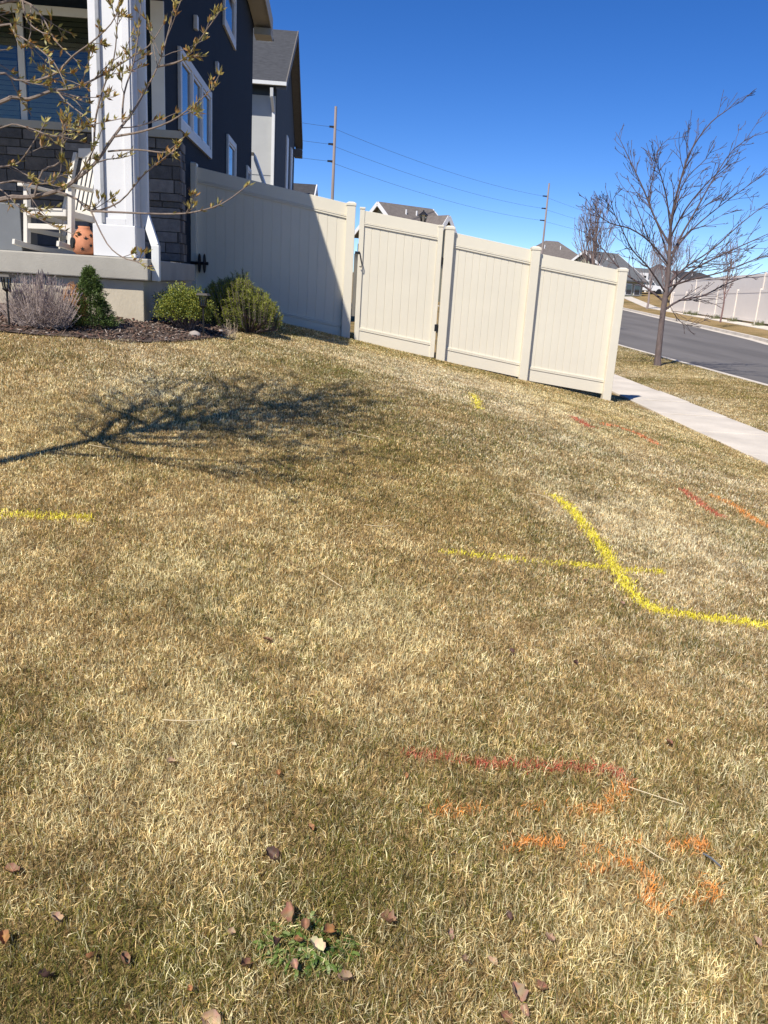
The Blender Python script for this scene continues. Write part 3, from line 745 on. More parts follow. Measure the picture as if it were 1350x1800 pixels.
# ------------------------------------------------------------------ post lamp
lt = at(745, 369, 25); lz = gz(lt.x, 25)
lamp = thing('street_lamp', (lt.x, 25, lz), 'black lantern post lamp seen just above the gate', 'lamp')
mb = MB(); h = lt.z
mb.tube([(lt.x,25,lz),(lt.x,25,h-.36)], [.05,.04], 10); mb.build('post', m_black, lamp)
lh = MB(); lh.lathe((lt.x,25,0), [(.045,h-.38),(.06,h-.36),(.03,h-.34)], 8)
for q in range(6):
    t = q*math.pi/3; lh.beam(Vector((lt.x+.065*math.cos(t),25+.065*math.sin(t),h-.345)), Vector((lt.x+.115*math.cos(t),25+.115*math.sin(t),h-.15)), .014,.014)
lh.lathe((lt.x,25,0), [(.14,h-.15),(.125,h-.13),(.05,h-.06),(.02,h-.04),(.015,h)], 6)
head = lh.build('lantern', m_black, lamp)
MB().lathe((lt.x,25,0), [(.055,h-.33),(.10,h-.155)], 6).build('lantern_glass', m_glass, head)

# ------------------------------------------------------------------ white truck
tp = at(1130, 517, 117); tp.z = gz(tp.x, 117)
tr = thing('pickup_truck', (tp.x, 117, tp.z), 'white pickup truck parked in a driveway across the street', 'truck', rz=R(8))
Mt = Matrix.Translation((tp.x,117,tp.z)) @ Matrix.Rotation(R(8),4,'Z'); TT = lambda p: Mt @ Vector(p)
body = [(-2.9,.45),(2.7,.45),(2.75,.9),(2.6,1.05),(1.4,1.15),(.75,1.85),(-.75,1.9),(-1.05,1.2),(-2.9,1.2)]
mb = MB(); n = len(body)
mb.add([TT((x,-1,z)) for x,z in body]+[TT((x,1,z)) for x,z in body], [tuple(range(n)), tuple(range(2*n-1,n-1,-1))]+[(i,i+n,(i+1)%n+n,(i+1)%n) for i in range(n)])
mb.build('body', m_truckw, tr, bevel=.05)
mb = MB(); gsh = [(-.85,1.25),(1.15,1.22),(.68,1.74),(-.68,1.78)]
mb.add([TT((x,-1.02,z)) for x,z in gsh]+[TT((x,-1.005,z)) for x,z in gsh], [(0,1,2,3),(7,6,5,4)]+[(i,i+4,(i+1)%4+4,(i+1)%4) for i in range(4)]); mb.build('side_window', m_pane, tr)
for x in (-1.9, 1.8):
    for s_ in (-1,1):
        a = TT((x,s_*.95,.38)); b = TT((x,s_*1.03,.38)); MB().tube([a,b], .38, 16).build('wheel', m_black, tr)

# ------------------------------------------------------------------ rocking chair
cc = at(116, 436, 8.5); cc = Vector((cc.x, cc.y, FLOOR))
chair = thing('rocking_chair', cc, 'white wooden rocking chair with slatted back on the porch', 'rocking chair', rz=0)
ang = R(-24)                         # local -y is the front of the chair
Mc = Matrix.Translation(cc) @ Matrix.Rotation(ang, 4, 'Z') @ Matrix.Rotation(R(-4), 4, 'X') @ Matrix.Scale(.93, 4); TC = lambda p: Mc @ Vector(p)
def cb(name, parts, par=chair, bv=.004):
    mb = MB()
    for p in parts:
        a, b, w_, h_ = p; mb.beam(TC(a), TC(b), w_, h_, up=Mc.to_3x3() @ Vector((0,0,1)) if abs(Vector(b)[2]-Vector(a)[2]) < .3 else Mc.to_3x3() @ Vector((0,1,0)))
    return mb.build(name, m_chair, par, bevel=bv)
for sx in (-.31, .31):
    pts = [TC((sx, y_, .04+.16*(y_+.02)**2*1.1)) for y_ in np.linspace(-.42,.50,9)]
    mb = MB()
    for a, b in zip(pts[:-1], pts[1:]): mb.beam(a, b+(b-a)*.03, .035, .05)
    mb.build('rocker', m_chair, chair, bevel=.004)
    cb('front_leg', [((sx,-.24,.075),(sx,-.24,.64),.05,.05)])
    cb('rear_leg', [((sx,.24,.075),(sx,.26,.42),.05,.05),((sx,.26,.42),(sx,.44,1.13),.045,.045)])
    cb('armrest', [((sx*1.06,-.31,.655),(sx*1.06,.33,.665),.085,.028)])
    cb('side_rail', [((sx,-.24,.22),(sx,.24,.22),.03,.045),((sx,-.24,.38),(sx,.25,.37),.03,.06)])
cb('stretcher', [((-.31,-.24,.25),(.31,-.24,.25),.03,.05),((-.29,.24,.2),(.29,.24,.2),.03,.04)])
cb('seat', [((-.24+.0,-.27+.065*k,.415-.004*k),(.24,-.27+.065*k,.415-.004*k),.052,.02) for k in range(8)]+[((-.28,-.27,.385),(.28,-.27,.385),.03,.06)])
cb('backrest', [((x,.285,.45),(x,.445,1.11),.038,.014) for x in (-.19,-.127,-.063,0,.063,.127,.19)]+[((-.24,.29,.47),(.24,.29,.47),.03,.06),((-.27,.445,1.13),(.27,.445,1.13),.035,.09)])

# ------------------------------------------------------------------ terracotta pot, grey box
pc = at(149, 437, 8.12)
jar = thing('terracotta_jar', (pc.x,pc.y,FLOOR), 'terracotta lantern jar with star cut-outs beside the porch column', 'jar')
o = MB().lathe((pc.x,pc.y,FLOOR), [(.07,.0),(.105,.03),(.115,.09),(.10,.16),(.075,.21),(.05,.245),(.055,.262),(.045,.262),(.04,.24)], 28).build('body', m_terra, jar, smooth=True)
cut = MB()
def star(px_, py_, r_):
    a0 = math.radians(px_); rad = .112 if py_ < .12 else .098
    c = Vector((pc.x+rad*math.sin(a0), pc.y-rad*math.cos(a0), FLOOR+py_)); nx = Vector((math.sin(a0),-math.cos(a0),0)); tx = Vector((math.cos(a0),math.sin(a0),0))
    pts = []
    for k in range(10):
        rr = r_ if k%2==0 else r_*.42; t = k*math.pi/5; pts.append(c+tx*rr*math.sin(t)+Vector((0,0,rr*math.cos(t)))+nx*.006)
    cut.add(pts+[p-nx*.02 for p in pts], [tuple(range(10))]+[(i,i+10,(i+1)%10+10,(i+1)%10) for i in range(10)])
for a, z, r_ in ((-10,.19,.02),(28,.15,.024),(50,.09,.02),(10,.055,.02),(60,.18,.018)): star(a,z,r_)
cut.build('star_cutout', m_dark, jar)
mth = MB(); a0 = R(-52); rad=.113
c = Vector((pc.x+rad*math.sin(a0), pc.y-rad*math.cos(a0), FLOOR+.105)); nx = Vector((math.sin(a0),-math.cos(a0),0)); tx = Vector((math.cos(a0),math.sin(a0),0))
ring = [c+tx*.05*math.cos(t)+Vector((0,0,.05*math.sin(t)))+nx*.008 for t in np.linspace(0,2*math.pi,16,endpoint=False)]
mth.add(ring+[p-nx*.03 for p in ring], [tuple(range(16))]+[(i,i+16,(i+1)%16+16,(i+1)%16) for i in range(16)]); mth.build('mouth_opening', m_dark, jar)
bx = frontpt(37,400,-3.5)[0]; bzt = frontpt(20,357,-3.5)[1]
o = MB().box(bx-.6,bx,-3.5,-3.05,FLOOR+.003,bzt,HT).build('planter_box', m_grey_box, bevel=.008); tag(o, 'plain grey square planter box on the porch left of the rocking chair', 'planter')

# ------------------------------------------------------------------ wall bracket on shaded fence
pb = onfence(357, 463)-FN*.1
br = thing('hose_hanger', pb, 'black wheel-shaped metal hanger on the shaded left end of the fence', 'hose hanger')
mb = MB()
for dx in (-.035,.035):
    c = pb+FU*dx
    ring = [c+FN*.09*math.cos(t)*.7+Vector((0,0,.12*math.sin(t))) for t in np.linspace(0,2*math.pi,17)]
    mb.tube(ring, .012, 6, cap=False)
    for t in (0,1.05,2.1): mb.tube([c-FN*.06*math.cos(t)-Vector((0,0,.11*math.sin(t))), c+FN*.06*math.cos(t)+Vector((0,0,.11*math.sin(t)))], .007, 5)
mb.build('wheel', m_black, br)
MB().tube([pb-FU*.17, pb+FU*.09], .022, 8).build('axle', m_black, br)
MB().tube([pb-FU*.0+FN*.09, pb], .015, 8).build('mount', m_black, br)

# ------------------------------------------------------------------ grass: real blades
RN = np.random.default_rng(11)
def vnoise(x, y, s, seed):
    x = x/s; y = y/s; xi = np.floor(x).astype(np.int64); yi = np.floor(y).astype(np.int64); fx = x-xi; fy = y-yi
    def hsh(i, j):
        n = (i*374761393 + j*668265263 + seed*69069) & 0x7fffffff; n = ((n ^ (n >> 13))*1274126177) & 0x7fffffff
        return ((n ^ (n >> 16)) & 0xffff)/65535.0
    fx = fx*fx*(3-2*fx); fy = fy*fy*(3-2*fy)
    return (hsh(xi,yi)*(1-fx)+hsh(xi+1,yi)*fx)*(1-fy)+(hsh(xi,yi+1)*(1-fx)+hsh(xi+1,yi+1)*fx)*fy
def fnoise(x, y, s, seed): return (vnoise(x,y,s,seed)*.5+vnoise(x,y,s/2.1,seed+1)*.3+vnoise(x,y,s/4.3,seed+2)*.2)
def gzv(x, y):
    t = (y-1.4)/6.6
    g = .14+.86*np.where(t < .85, t, .85+.15*(1-np.exp(-np.maximum(t-.85,0)/.15))); g = np.maximum(.06, g)
    xs = 4.02+(8.5-y)*.022; a = np.maximum(xs-x, 0)
    a = np.where(a > 6.2, 6.2+1.2*(1-np.exp(-(np.maximum(a-6.2,0))/1.2)), a)
    e = np.where(a > .5, a, a*a+a*.5)
    z = -.1+.178*g*e
    q = np.clip((y-13)/8,0,1); q = q*q*(3-2*q)
    z = np.where((y > 13)&(x < xs), z*(1-q)-.1*q, z)
    z = z-np.where((x > -3)&(x < xs), .05*np.exp(-((y-12.25-.07*(x+.71))/.22)**2), 0)
    return z + .012*np.maximum(0, y-30)
# bed edge (lawn meets the mulch)
BE = [gpt(px, py) for px, py in ((-60,578),(0,583),(70,590),(140,594),(240,603),(300,602),(345,600),(400,592),(440,584),(480,570),(500,560))]
bex = np.array([p.x for p in BE]); bey = np.array([p.y for p in BE])
def lawn_ok(x, y):
    by = np.interp(x, bex, bey, left=bey[0], right=99)
    wob = (vnoise(x,y,.12,5)-.5)*.12
    return ~((y > by+wob)&(x < bex[-1]))
COLS = np.array([(.90,.70,.39),(.68,.47,.22),(1.0,.93,.66),(.32,.29,.08),(.12,.14,.03),(.30,.185,.09)])
GREENS = []
for (a, b, qr, qs) in ((605,655,.28,.5),(545,668,.3,.3),(900,880,.14,.35),(470,575,.25,.35),(560,1640,.22,.25),(30,1760,.25,.3),(150,1740,.2,.25),(600,1500,.16,.25),(870,1480,.2,.25),(1010,960,.2,.15),(950,1090,.12,.3),(300,1010,.2,-.2),(250,680,.5,-.25),(650,1080,.25,-.3),(1180,1000,.4,-.25),(350,1280,.16,-.35),(1320,1380,.12,-.35),(700,1250,.2,-.15),(180,1380,.2,-.2)):
    q_ = gpt(a, b); GREENS.append((q_.x, q_.y, qr, qs))
def blades(x, y, wid, hgt, seed, green_bias=0.0, tint=None):
    r = np.random.default_rng(seed); n = len(x)
    z = gzv(x, y)
    big = fnoise(x, y, 1.7, 21); mid = fnoise(x, y, .45, 31); sml = fnoise(x, y, .13, 41)
    g = (.31 - .9*(big-.5) + .75*(mid-.5)) * 1.0 + .26*(1-np.clip((y-1.2)/1.9,0,1)) + green_bias   # green share
    g += np.where((x < .2)&(y > 7.5), .10, 0)
    for (qx, qy, qr, qs) in GREENS: g += qs*np.exp(-(((x-qx)**2+((y-qy)*.7)**2)/qr**2))
    pal = .34 + .9*(sml-.5)+ .8*(big-.5)
    for (qx, qy, qr, qs) in GREENS:
        if qs < 0: pal += -1.3*qs*np.exp(-(((x-qx)**2+((y-qy)*.7)**2)/qr**2))
    pal = np.clip(pal, .06, .92)
    u = r.random(n)
    c = np.empty((n,3))
    isg = u < np.clip(g, .06, .85)
    k = r.random(n)
    straw = np.where((k < pal)[:,None], COLS[2], np.where((k < pal+.45)[:,None], COLS[0], COLS[1]))
    grn = np.where((r.random(n) < .55)[:,None], COLS[3], COLS[4])
    c = np.where(isg[:,None], grn, straw)
    brn = r.random(n) < .10; c[brn] = COLS[5]
    c *= (.50+.72*r.random(n))[:,None]*(.76+.48*np.clip(.5+(sml-.5)*1.3+(fnoise(x,y,.045,611)-.5)*1.6,0,1))[:,None]
    gold = np.clip(.5+ (fnoise(x,y,2.3,77)-.5)*2 + .25*(x < 0), 0, 1)[:,None]
    c *= (1-gold*np.array([0,.04,.22]))
    if tint is not None: c = tint
    hh = hgt*(.55+.75*r.random(n))*(.75+.55*mid)
    lean = np.radians(10+68*r.random(n)**.8) ; 
    fld = fnoise(x,y,.16,91)*6.28*3
    az = fld + r.normal(0, 1.3, n)
    az = np.where(r.random(n) < .72, r.random(n)*6.283, az)
    dx = np.cos(az); dy = np.sin(az)
    face = az+np.pi/2+r.normal(0,.6,n); wx = np.cos(face)*wid/2; wy = np.sin(face)*wid/2
    wz = r.normal(0,.25,n)*wid
    l1 = lean*.55; l2 = lean*1.25
    m_ = np.stack([x+dx*np.sin(l1)*hh*.5, y+dy*np.sin(l1)*hh*.5, z+np.cos(l1)*hh*.5],1)
    t_ = m_+np.stack([dx*np.sin(l2)*hh*.6, dy*np.sin(l2)*hh*.6, np.cos(l2)*hh*.55],1)
    W_ = np.stack([wx,wy,wz],1)
    b_ = np.stack([x,y,z-.006],1)
    V = np.empty((n,5,3)); V[:,0]=b_-W_; V[:,1]=b_+W_; V[:,2]=m_+W_*.85; V[:,3]=m_-W_*.85; V[:,4]=t_
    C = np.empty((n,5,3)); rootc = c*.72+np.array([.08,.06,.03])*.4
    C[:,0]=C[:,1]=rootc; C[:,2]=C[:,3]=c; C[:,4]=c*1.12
    return V, C
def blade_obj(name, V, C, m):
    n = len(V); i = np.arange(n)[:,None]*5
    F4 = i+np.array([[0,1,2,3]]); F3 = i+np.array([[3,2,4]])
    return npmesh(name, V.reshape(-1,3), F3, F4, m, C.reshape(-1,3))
zones = [ # y0,y1,density,width,height
 (.95,1.7,50000,.0017,.034),(1.7,2.4,44000,.0018,.029),(2.4,3.5,38000,.0020,.025),(3.5,5.5,26000,.0026,.023),(5.5,8.0,16000,.0034,.022),(8.0,10.5,10500,.0044,.022),(10.5,13.4,7000,.0056,.022)]
BX=[];BY=[];BW=[];BHh=[]
for (y0,y1,dn,wd,ht) in zones:
    hw = .56*y1+.7
    xr = min(hw, 4.0); xl = -min(hw, 4.9)
    n = int((xr-xl)*(y1-y0)*dn)
    x = RN.uniform(xl, xr, n); y = RN.uniform(y0, y1, n)
    k = (np.abs(x) < .56*y+.7) & (x < 4.02+(8.5-y)*.022-.005+RN.normal(0,.012,n)) & lawn_ok(x,y)
    # nothing grows inside the house
    k &= ~((y > 7.9)&(x < -2.3))
    x=x[k];y=y[k]; BX.append(x);BY.append(y);BW.append(wd*(.6+.8*RN.random(len(x))));BHh.append(np.full(len(x),ht))
BX=np.concatenate(BX);BY=np.concatenate(BY);BW=np.concatenate(BW);BHh=np.concatenate(BHh)
# tufts get a little longer against posts and edges
nearf = np.abs(BY-(12.25+.07*(BX+.71))) < .12; BHh = np.where(nearf, .018, BHh)
# --- spray-painted marks: blades inside a mark belong to that mark
def polymask(pts, width):
    """soft weight 0..1 of every blade for a polyline given in photo pixels laid on the ground"""
    g_ = [gpt(a, b) for a, b in pts]; best = np.full(len(BX), 9.0)
    lo = np.array([min(p.x for p in g_), min(p.y for p in g_)])-.3; hi = np.array([max(p.x for p in g_), max(p.y for p in g_)])+.3
    k = np.where((BX>lo[0])&(BX<hi[0])&(BY>lo[1])&(BY<hi[1]))[0]
    for a, b in zip(g_[:-1], g_[1:]):
        ab = np.array([b.x-a.x, b.y-a.y]); L2 = (ab**2).sum()+1e-9
        t = np.clip(((BX[k]-a.x)*ab[0]+(BY[k]-a.y)*ab[1])/L2, 0, 1)
        d = np.hypot(BX[k]-a.x-t*ab[0], BY[k]-a.y-t*ab[1]); best[k] = np.minimum(best[k], d)
    return np.exp(-(best/(width*.5))**2*.9)
YEL=(.86,.78,.02); RED=(.50,.055,.035); ORG=(.80,.27,.03); BLU=(.10,.16,.26); RO=(.72,.14,.04)
marks = [
 ('long yellow spray line curving down and right across the lawn','yellow', YEL, [([(977,874),(1010,903),(1035,935),(1060,968),(1080,998),(1100,1030),(1125,1060),(1160,1077),(1220,1085),(1290,1094),(1370,1106)],.062,1.15)]),
 ('thin pale yellow spray line crossing the long curved one','yellow', YEL, [([(785,972),(840,978),(890,983)],.05,.6),([(890,983),(960,990),(1010,994)],.04,.45),([(1010,994),(1060,999),(1100,1003),(1160,1006)],.045,.95)]),
 ('short yellow spray line at the left edge of the lawn','yellow', YEL, [([(-30,903),(40,907),(100,910),(150,912)],.06,.9)]),
 ('small faint yellow paint dab just in front of the fence','yellow', YEL, [([(831,694),(836,706),(842,720)],.07,.7)]),
 ('dark red spray line above the orange scrawl near the bottom','red', RED, [([(712,1330),(800,1338),(860,1348),(960,1352),(1040,1355),(1085,1358),(1098,1378)],.03,.72)]),
 ('faded orange spray scrawl in the lower right grass','orange', ORG, [([(762,1432),(790,1428),(835,1425)],.035,.42),([(890,1488),(930,1484),(985,1488)],.03,.7),([(1010,1432),(1060,1424),(1090,1400),(1110,1382)],.035,.5),([(1020,1500),(1060,1492),(1120,1484)],.03,.35),([(1180,1492),(1235,1490)],.035,.8),([(1092,1518),(1125,1530),(1145,1552),(1138,1585),(1160,1604)],.032,.75),([(1035,1532),(1075,1530)],.03,.35),([(1235,1556),(1262,1572),(1220,1590)],.035,.45),([(905,1432),(950,1420)],.03,.3)]),
 ('short dark red spray line nearest the sidewalk end of the fence','red', RED, [([(1008,734),(1022,743),(1036,752)],.085,1.2)]),
 ('orange-red spray dash just right of the short red line near the fence','orange', RO, [([(1062,748),(1085,750)],.07,.8),([(1095,755),(1120,763),(1152,781)],.08,1.0)]),
 ('diagonal red spray line at the right edge of the lawn','red', RED, [([(1203,864),(1235,890),(1265,909)],.06,1.1)]),
 ('diagonal orange spray line at the right edge beside the red one','orange', ORG, [([(1255,874),(1290,890),(1320,912),(1350,928)],.06,.95)]),
]
owner = np.full(len(BX), -1); mcol = np.zeros((len(BX),3))
for i, (lab, cn, colr, segs) in enumerate(marks):
    for pts, wd, st in segs:
        wgt = polymask(pts, wd*1.15)*st*(.25+1.3*fnoise(BX,BY,.045,300+i))
        hit = (RN.random(len(BX)) < wgt)&(owner < 0)
        owner[hit] = i; q_ = (.35+.65*RN.random(hit.sum())**.6)[:,None]; mcol[hit] = np.array(colr)*q_+np.array([.62,.48,.27])*(1-q_)
k = owner < 0
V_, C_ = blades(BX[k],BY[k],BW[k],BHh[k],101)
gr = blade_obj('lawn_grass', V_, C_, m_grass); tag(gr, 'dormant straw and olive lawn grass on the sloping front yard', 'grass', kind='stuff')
for i, (lab, cn, colr, segs) in enumerate(marks):
    k = owner == i
    if k.sum() < 5: continue
    V_, C_ = blades(BX[k],BY[k],BW[k]*1.25,BHh[k],500+i,tint=mcol[k]); C_[:,0:2] = C_[:,2:3]
    tag(blade_obj('paint_mark', V_, C_, m_paint), lab, 'paint mark', 'utility paint marks on the lawn')
# park strip and far verge
def zonegrass(y0,y1,xl,xr,dn,wd,ht,seed,gb=0):
    r = np.random.default_rng(seed); n = int((xr-xl)*(y1-y0)*dn); x = r.uniform(xl,xr,n); y = r.uniform(y0,y1,n)
    k = (x > 4.02+(8.5-y)*.022+1.02+r.normal(0,.01,n)+.01)&(x < 7.95)&(x < .62*y+.5); x=x[k]; y=y[k]
    return blades(x,y,wd*(.6+.8*r.random(len(x))),np.full(len(x),ht),seed+1,gb)
Vs=[];Cs=[]
for a in ((7,13,4.8,8,6000,.0045,.024,801,.06),(13,20,4.4,8,4200,.0055,.024,803,.06),(20,31,4.2,8,2400,.0075,.026,805,.08)):
    v_, c_ = zonegrass(*a); Vs.append(v_); Cs.append(c_)
tag(blade_obj('verge_grass', np.concatenate(Vs), np.concatenate(Cs), m_grass), 'dormant grass strip between the sidewalk and the street', 'grass', kind='stuff')

# ------------------------------------------------------------------ leaf-card foliage helper
def cards(P_, D_, L_, W_, C_, seed, fold=0.0):
    """pointed leaf quads: base, two sides, tip"""
    r = np.random.default_rng(seed); n = len(P_)
    D_ = D_/np.linalg.norm(D_,axis=1,keepdims=True)
    rv = r.normal(size=(n,3)); S_ = np.cross(D_, rv); S_ /= np.linalg.norm(S_,axis=1,keepdims=True)
    V = np.empty((n,4,3)); V[:,0]=P_; V[:,1]=P_+D_*L_[:,None]*.45+S_*W_[:,None]/2; V[:,2]=P_+D_*L_[:,None]; V[:,3]=P_+D_*L_[:,None]*.45-S_*W_[:,None]/2
    Cc = np.repeat(C_[:,None,:],4,1)
    return V.reshape(-1,3), (np.arange(n)[:,None]*4+np.array([[0,1,2,3]])), Cc.reshape(-1,3)
def shrub_noise(p, s): return noise.noise(Vector(p)*s)

# --- dwarf spruce
bp = gpt(160, 575); top = at(156, 468, bp.y+.12)
sp = thing('dwarf_spruce', bp, 'small dark green cone-shaped dwarf spruce in the mulch bed', 'shrub')
hS = top.z-bp.z
MB().tube([bp-Vector((0,0,.05)), bp+Vector((0,0,hS*.9))], [.018,.004], 6).build('trunk', m_bark, sp)
r = np.random.default_rng(5); Ps=[];Ds=[];Ls=[];Ws=[];Cs=[]
for q in range(620):
    t = r.random()**1.25; ang_ = r.random()*6.283; rad = (.185*(1-t)**.85+.012)*(1+.28*math.sin(ang_*3+t*9)*.5+r.normal(0,.10))
    inn = r.random()**.5; rad *= .45+.6*inn
    c = np.array([bp.x+math.cos(ang_)*rad, bp.y+.0+math.sin(ang_)*rad, bp.z+.03+t*(hS-.05)])
    out = np.array([math.cos(ang_), math.sin(ang_), .55]); 
    for s_ in range(30):
        Ps.append(c+r.normal(0,.012,3)); Ds.append(out*.8+r.normal(0,.55,3)); Ls.append(r.uniform(.014,.026)); Ws.append(.0062)
        Cs.append(np.array([.075,.115,.028])*(.6+.9*r.random())*(1.5 if r.random()<.12 else 1))
v_,f_,c_ = cards(np.array(Ps),np.array(Ds),np.array(Ls),np.array(Ws),np.array(Cs),6); npmesh('foliage', v_, None, f_, m_leafy, c_, sp)
# --- round boxwood
bp2 = gpt(318, 590); b2 = Vector((bp2.x, bp2.y+.32, gz(bp2.x,bp2.y+.32)))
bw = thing('round_shrub', b2, 'rounded small-leaved evergreen shrub, yellow-green, left of the path light', 'shrub')
cen = at(322, 543, b2.y)
Ps=[];Ds=[];Ls=[];Ws=[];Cs=[]; r = np.random.default_rng(8)
mbw = MB()
for q in range(1000):
    d = r.normal(size=3); d /= np.linalg.norm(d); d[2] = abs(d[2])*1.0-.35*(r.random()<.5)
    lump = 1+.35*noise.noise(Vector(d*2.3)); rr = (r.random()**.35)*lump
    c = np.array([cen.x+d[0]*.27*rr, cen.y+d[1]*.22*rr, cen.z+d[2]*.23*rr-.01])
    if q % 12 == 0: mbw.tube([Vector((b2.x+r.normal()*.02,b2.y+r.normal()*.02,b2.z-.02)), Vector((b2.x,b2.y,b2.z)).lerp(Vector(c),.5)+Vector((0,0,.0)), Vector(c)], [.006,.004,.0015], 5)
    for s_ in range(16):
        Ps.append(c+r.normal(0,.018,3)); Ds.append(d*.6+r.normal(0,.7,3)+np.array([0,0,.3])); Ls.append(r.uniform(.012,.022)); Ws.append(r.uniform(.008,.012))
        Cs.append((np.array([.26,.27,.04]) if r.random()<.6 else np.array([.10,.14,.03]))*(.7+.7*r.random()))
mbw.build('stems', m_bark, bw)
v_,f_,c_ = cards(np.array(Ps),np.array(Ds),np.array(Ls),np.array(Ws),np.array(Cs),9); npmesh('foliage', v_, None, f_, m_leafy, c_, bw)
# --- mugo pine
bp3 = gpt(415, 590); b3 = Vector((bp3.x+.0, bp3.y+.6, gz(bp3.x, bp3.y+.6)))
mp_ = thing('mugo_pine', b3, 'bushy green mugo pine with upright needle tufts beside the shaded fence', 'shrub')
Ps=[];Ds=[];Ls=[];Ws=[];Cs=[]; r = np.random.default_rng(18); mbm = MB()
cm = at(412, 540, b3.y)
for q in range(330):
    ang_ = r.random()*6.283; e = r.random()**.6
    d = np.array([math.cos(ang_)*e, math.sin(ang_)*e, 0]); hgt_ = (1-e*e*.75)
    tip = np.array([b3.x-.13+d[0]*.54, b3.y+d[1]*.42, b3.z+.05+ (.60*hgt_)*(.80+.3*noise.noise(Vector((d[0]*2.2,d[1]*2.2,3.3)))+.16*r.random())])
    base = np.array([b3.x+d[0]*.12, b3.y+d[1]*.12, b3.z])
    mid = base*.35+tip*.65+np.array([d[0]*.05,d[1]*.05,-.08])
    mbm.tube([Vector(base),Vector(mid),Vector(tip)], [.009,.007,.004], 5)
    up = (tip-mid); up /= np.linalg.norm(up)
    for s_ in range(150):
        t = r.random(); c = mid*(1-t)+tip*t if r.random() < .85 else base*.4+mid*.6
        dd = up*.8+r.normal(0,.75,3); Ps.append(c); Ds.append(dd); Ls.append(r.uniform(.03,.05)); Ws.append(.0036)
        cc_ = np.array([.25,.27,.04]) if t > .5 else np.array([.11,.14,.03])
        Cs.append(cc_*(.6+.8*r.random()))
mbm.build('branches', m_bark, mp_)
v_,f_,c_ = cards(np.array(Ps),np.array(Ds),np.array(Ls),np.array(Ws),np.array(Cs),19); npmesh('foliage', v_, None, f_, m_leafy, c_, mp_)
# --- lavender, dormant
def drybush(name, label, base, n, hmin, hmax, spread, colr, headc, heads, seed, rad=.0016, squash=1.0):
    root = thing(name, base, label, 'dry plant'); r = random.Random(seed); st = []; Cst = []; V=[];F=[]
    mb = MB(); hd = MB()
    for q in range(n):
        a = r.uniform(0,6.283); e = r.random()**.7*spread; h_ = r.uniform(hmin,hmax)*(1-.35*(e/spread)**2)
        b_ = Vector(base)+Vector((math.cos(a)*.07*r.random(), math.sin(a)*.07*r.random()*squash, -.01))
        tp_ = Vector(base)+Vector((math.cos(a)*e, math.sin(a)*e*squash, h_))
        md = b_.lerp(tp_,.5)+Vector((math.cos(a)*e*.16,math.sin(a)*e*.16*squash,-.03))+Vector((r.gauss(0,.01),r.gauss(0,.01),0))
        mb.tube([b_,md,tp_], [rad*1.2,rad,rad*.7], 3, cap=False)
        if heads and r.random() < heads and h_ > hmin+(hmax-hmin)*.35:
            d = (tp_-md).normalized(); hd.tube([tp_-d*.005,tp_+d*.012,tp_+d*.035], [.002,.0055,.002], 4)
        else:
            for s_ in range(4):
                c = md.lerp(tp_, r.uniform(-.4,1)); dd = Vector((r.gauss(0,1),r.gauss(0,1),1.2)).normalized(); mb.tube([c,c+dd*r.uniform(.02,.04)], [rad,rad*.4], 3, cap=False)
    mb.build('stems', colr, root)
    if hd.v: hd.build('seed_heads', headc, root)
    return root
m_lav = mat('dry_lavender', (.38,.31,.28), .8, .3, 40); m_lavh = mat('lavender_head', (.13,.10,.115), .8, .2, 40)
m_orange = mat('orange_dry_stem', (.52,.25,.09), .8, .3, 40)
lb = gpt(50, 588); lb = Vector((lb.x, lb.y+.25, gz(lb.x, lb.y+.25)))
hv = at(60, 475, lb.y).z-lb.z
drybush('lavender', 'grey-brown dormant lavender with spent seed heads at the left edge', lb, 1100, hv*.35, hv*.98, .36, m_lav, m_lavh, .22, 4, squash=.55)
ob = gpt(98, 588); ob = Vector((ob.x, ob.y+.45, gz(ob.x, ob.y+.45))); ho = at(100,492,ob.y).z-ob.z
drybush('orange_dry_plant', 'bright orange-tan dried plant behind the lavender', ob, 420, ho*.5, ho, .13, m_orange, None, 0, 6, rad=.002)
# small pale dry grass tufts by the pine
for px, py, sd, lb_ in ((405,594,1,'tuft of pale dry stems at the foot of the mugo pine'),(462,580,2,'thin arching pale stems right of the mugo pine base')):
    b_ = gpt(px, py); drybush('dry_tuft', lb_, b_, 34, .08, .2, .1, mat('straw',(.48,.38,.26),.8), None, 0, sd, rad=.0012)

# --- mulch
r = np.random.default_rng(31); mV=[];mC=[]
n = 9000; xs_ = r.uniform(-4.6, bex[-1], n); ys_ = r.uniform(5.2, 9.6, n)
by = np.interp(xs_, bex, bey)
k = (ys_ > by-.05+r.normal(0,.03,n))&(ys_ < np.where(xs_ < -2.35, 8.15, 99))&(ys_ < by+2.4); xs_=xs_[k]; ys_=ys_[k]
n = len(xs_); zz_ = gzv(xs_, ys_)+.012+r.random(n)*.012
L_ = r.uniform(.012,.05,n); Wd = r.uniform(.005,.014,n); a_ = r.uniform(0,6.283,n); tl = r.normal(0,.35,n)
d_ = np.stack([np.cos(a_),np.sin(a_),tl],1)*L_[:,None]/2; s_ = np.stack([-np.sin(a_),np.cos(a_),r.normal(0,.3,n)],1)*Wd[:,None]/2
c_ = np.stack([xs_,ys_,zz_],1); up_ = np.array([0,0,.006])
Vm = np.empty((n,8,3))
for i_, (sa, sb, sz) in enumerate(((-1,-1,0),(1,-1,0),(1,1,0),(-1,1,0),(-1,-1,1),(1,-1,1),(1,1,1),(-1,1,1))): Vm[:,i_] = c_+d_*sa+s_*sb+up_*sz
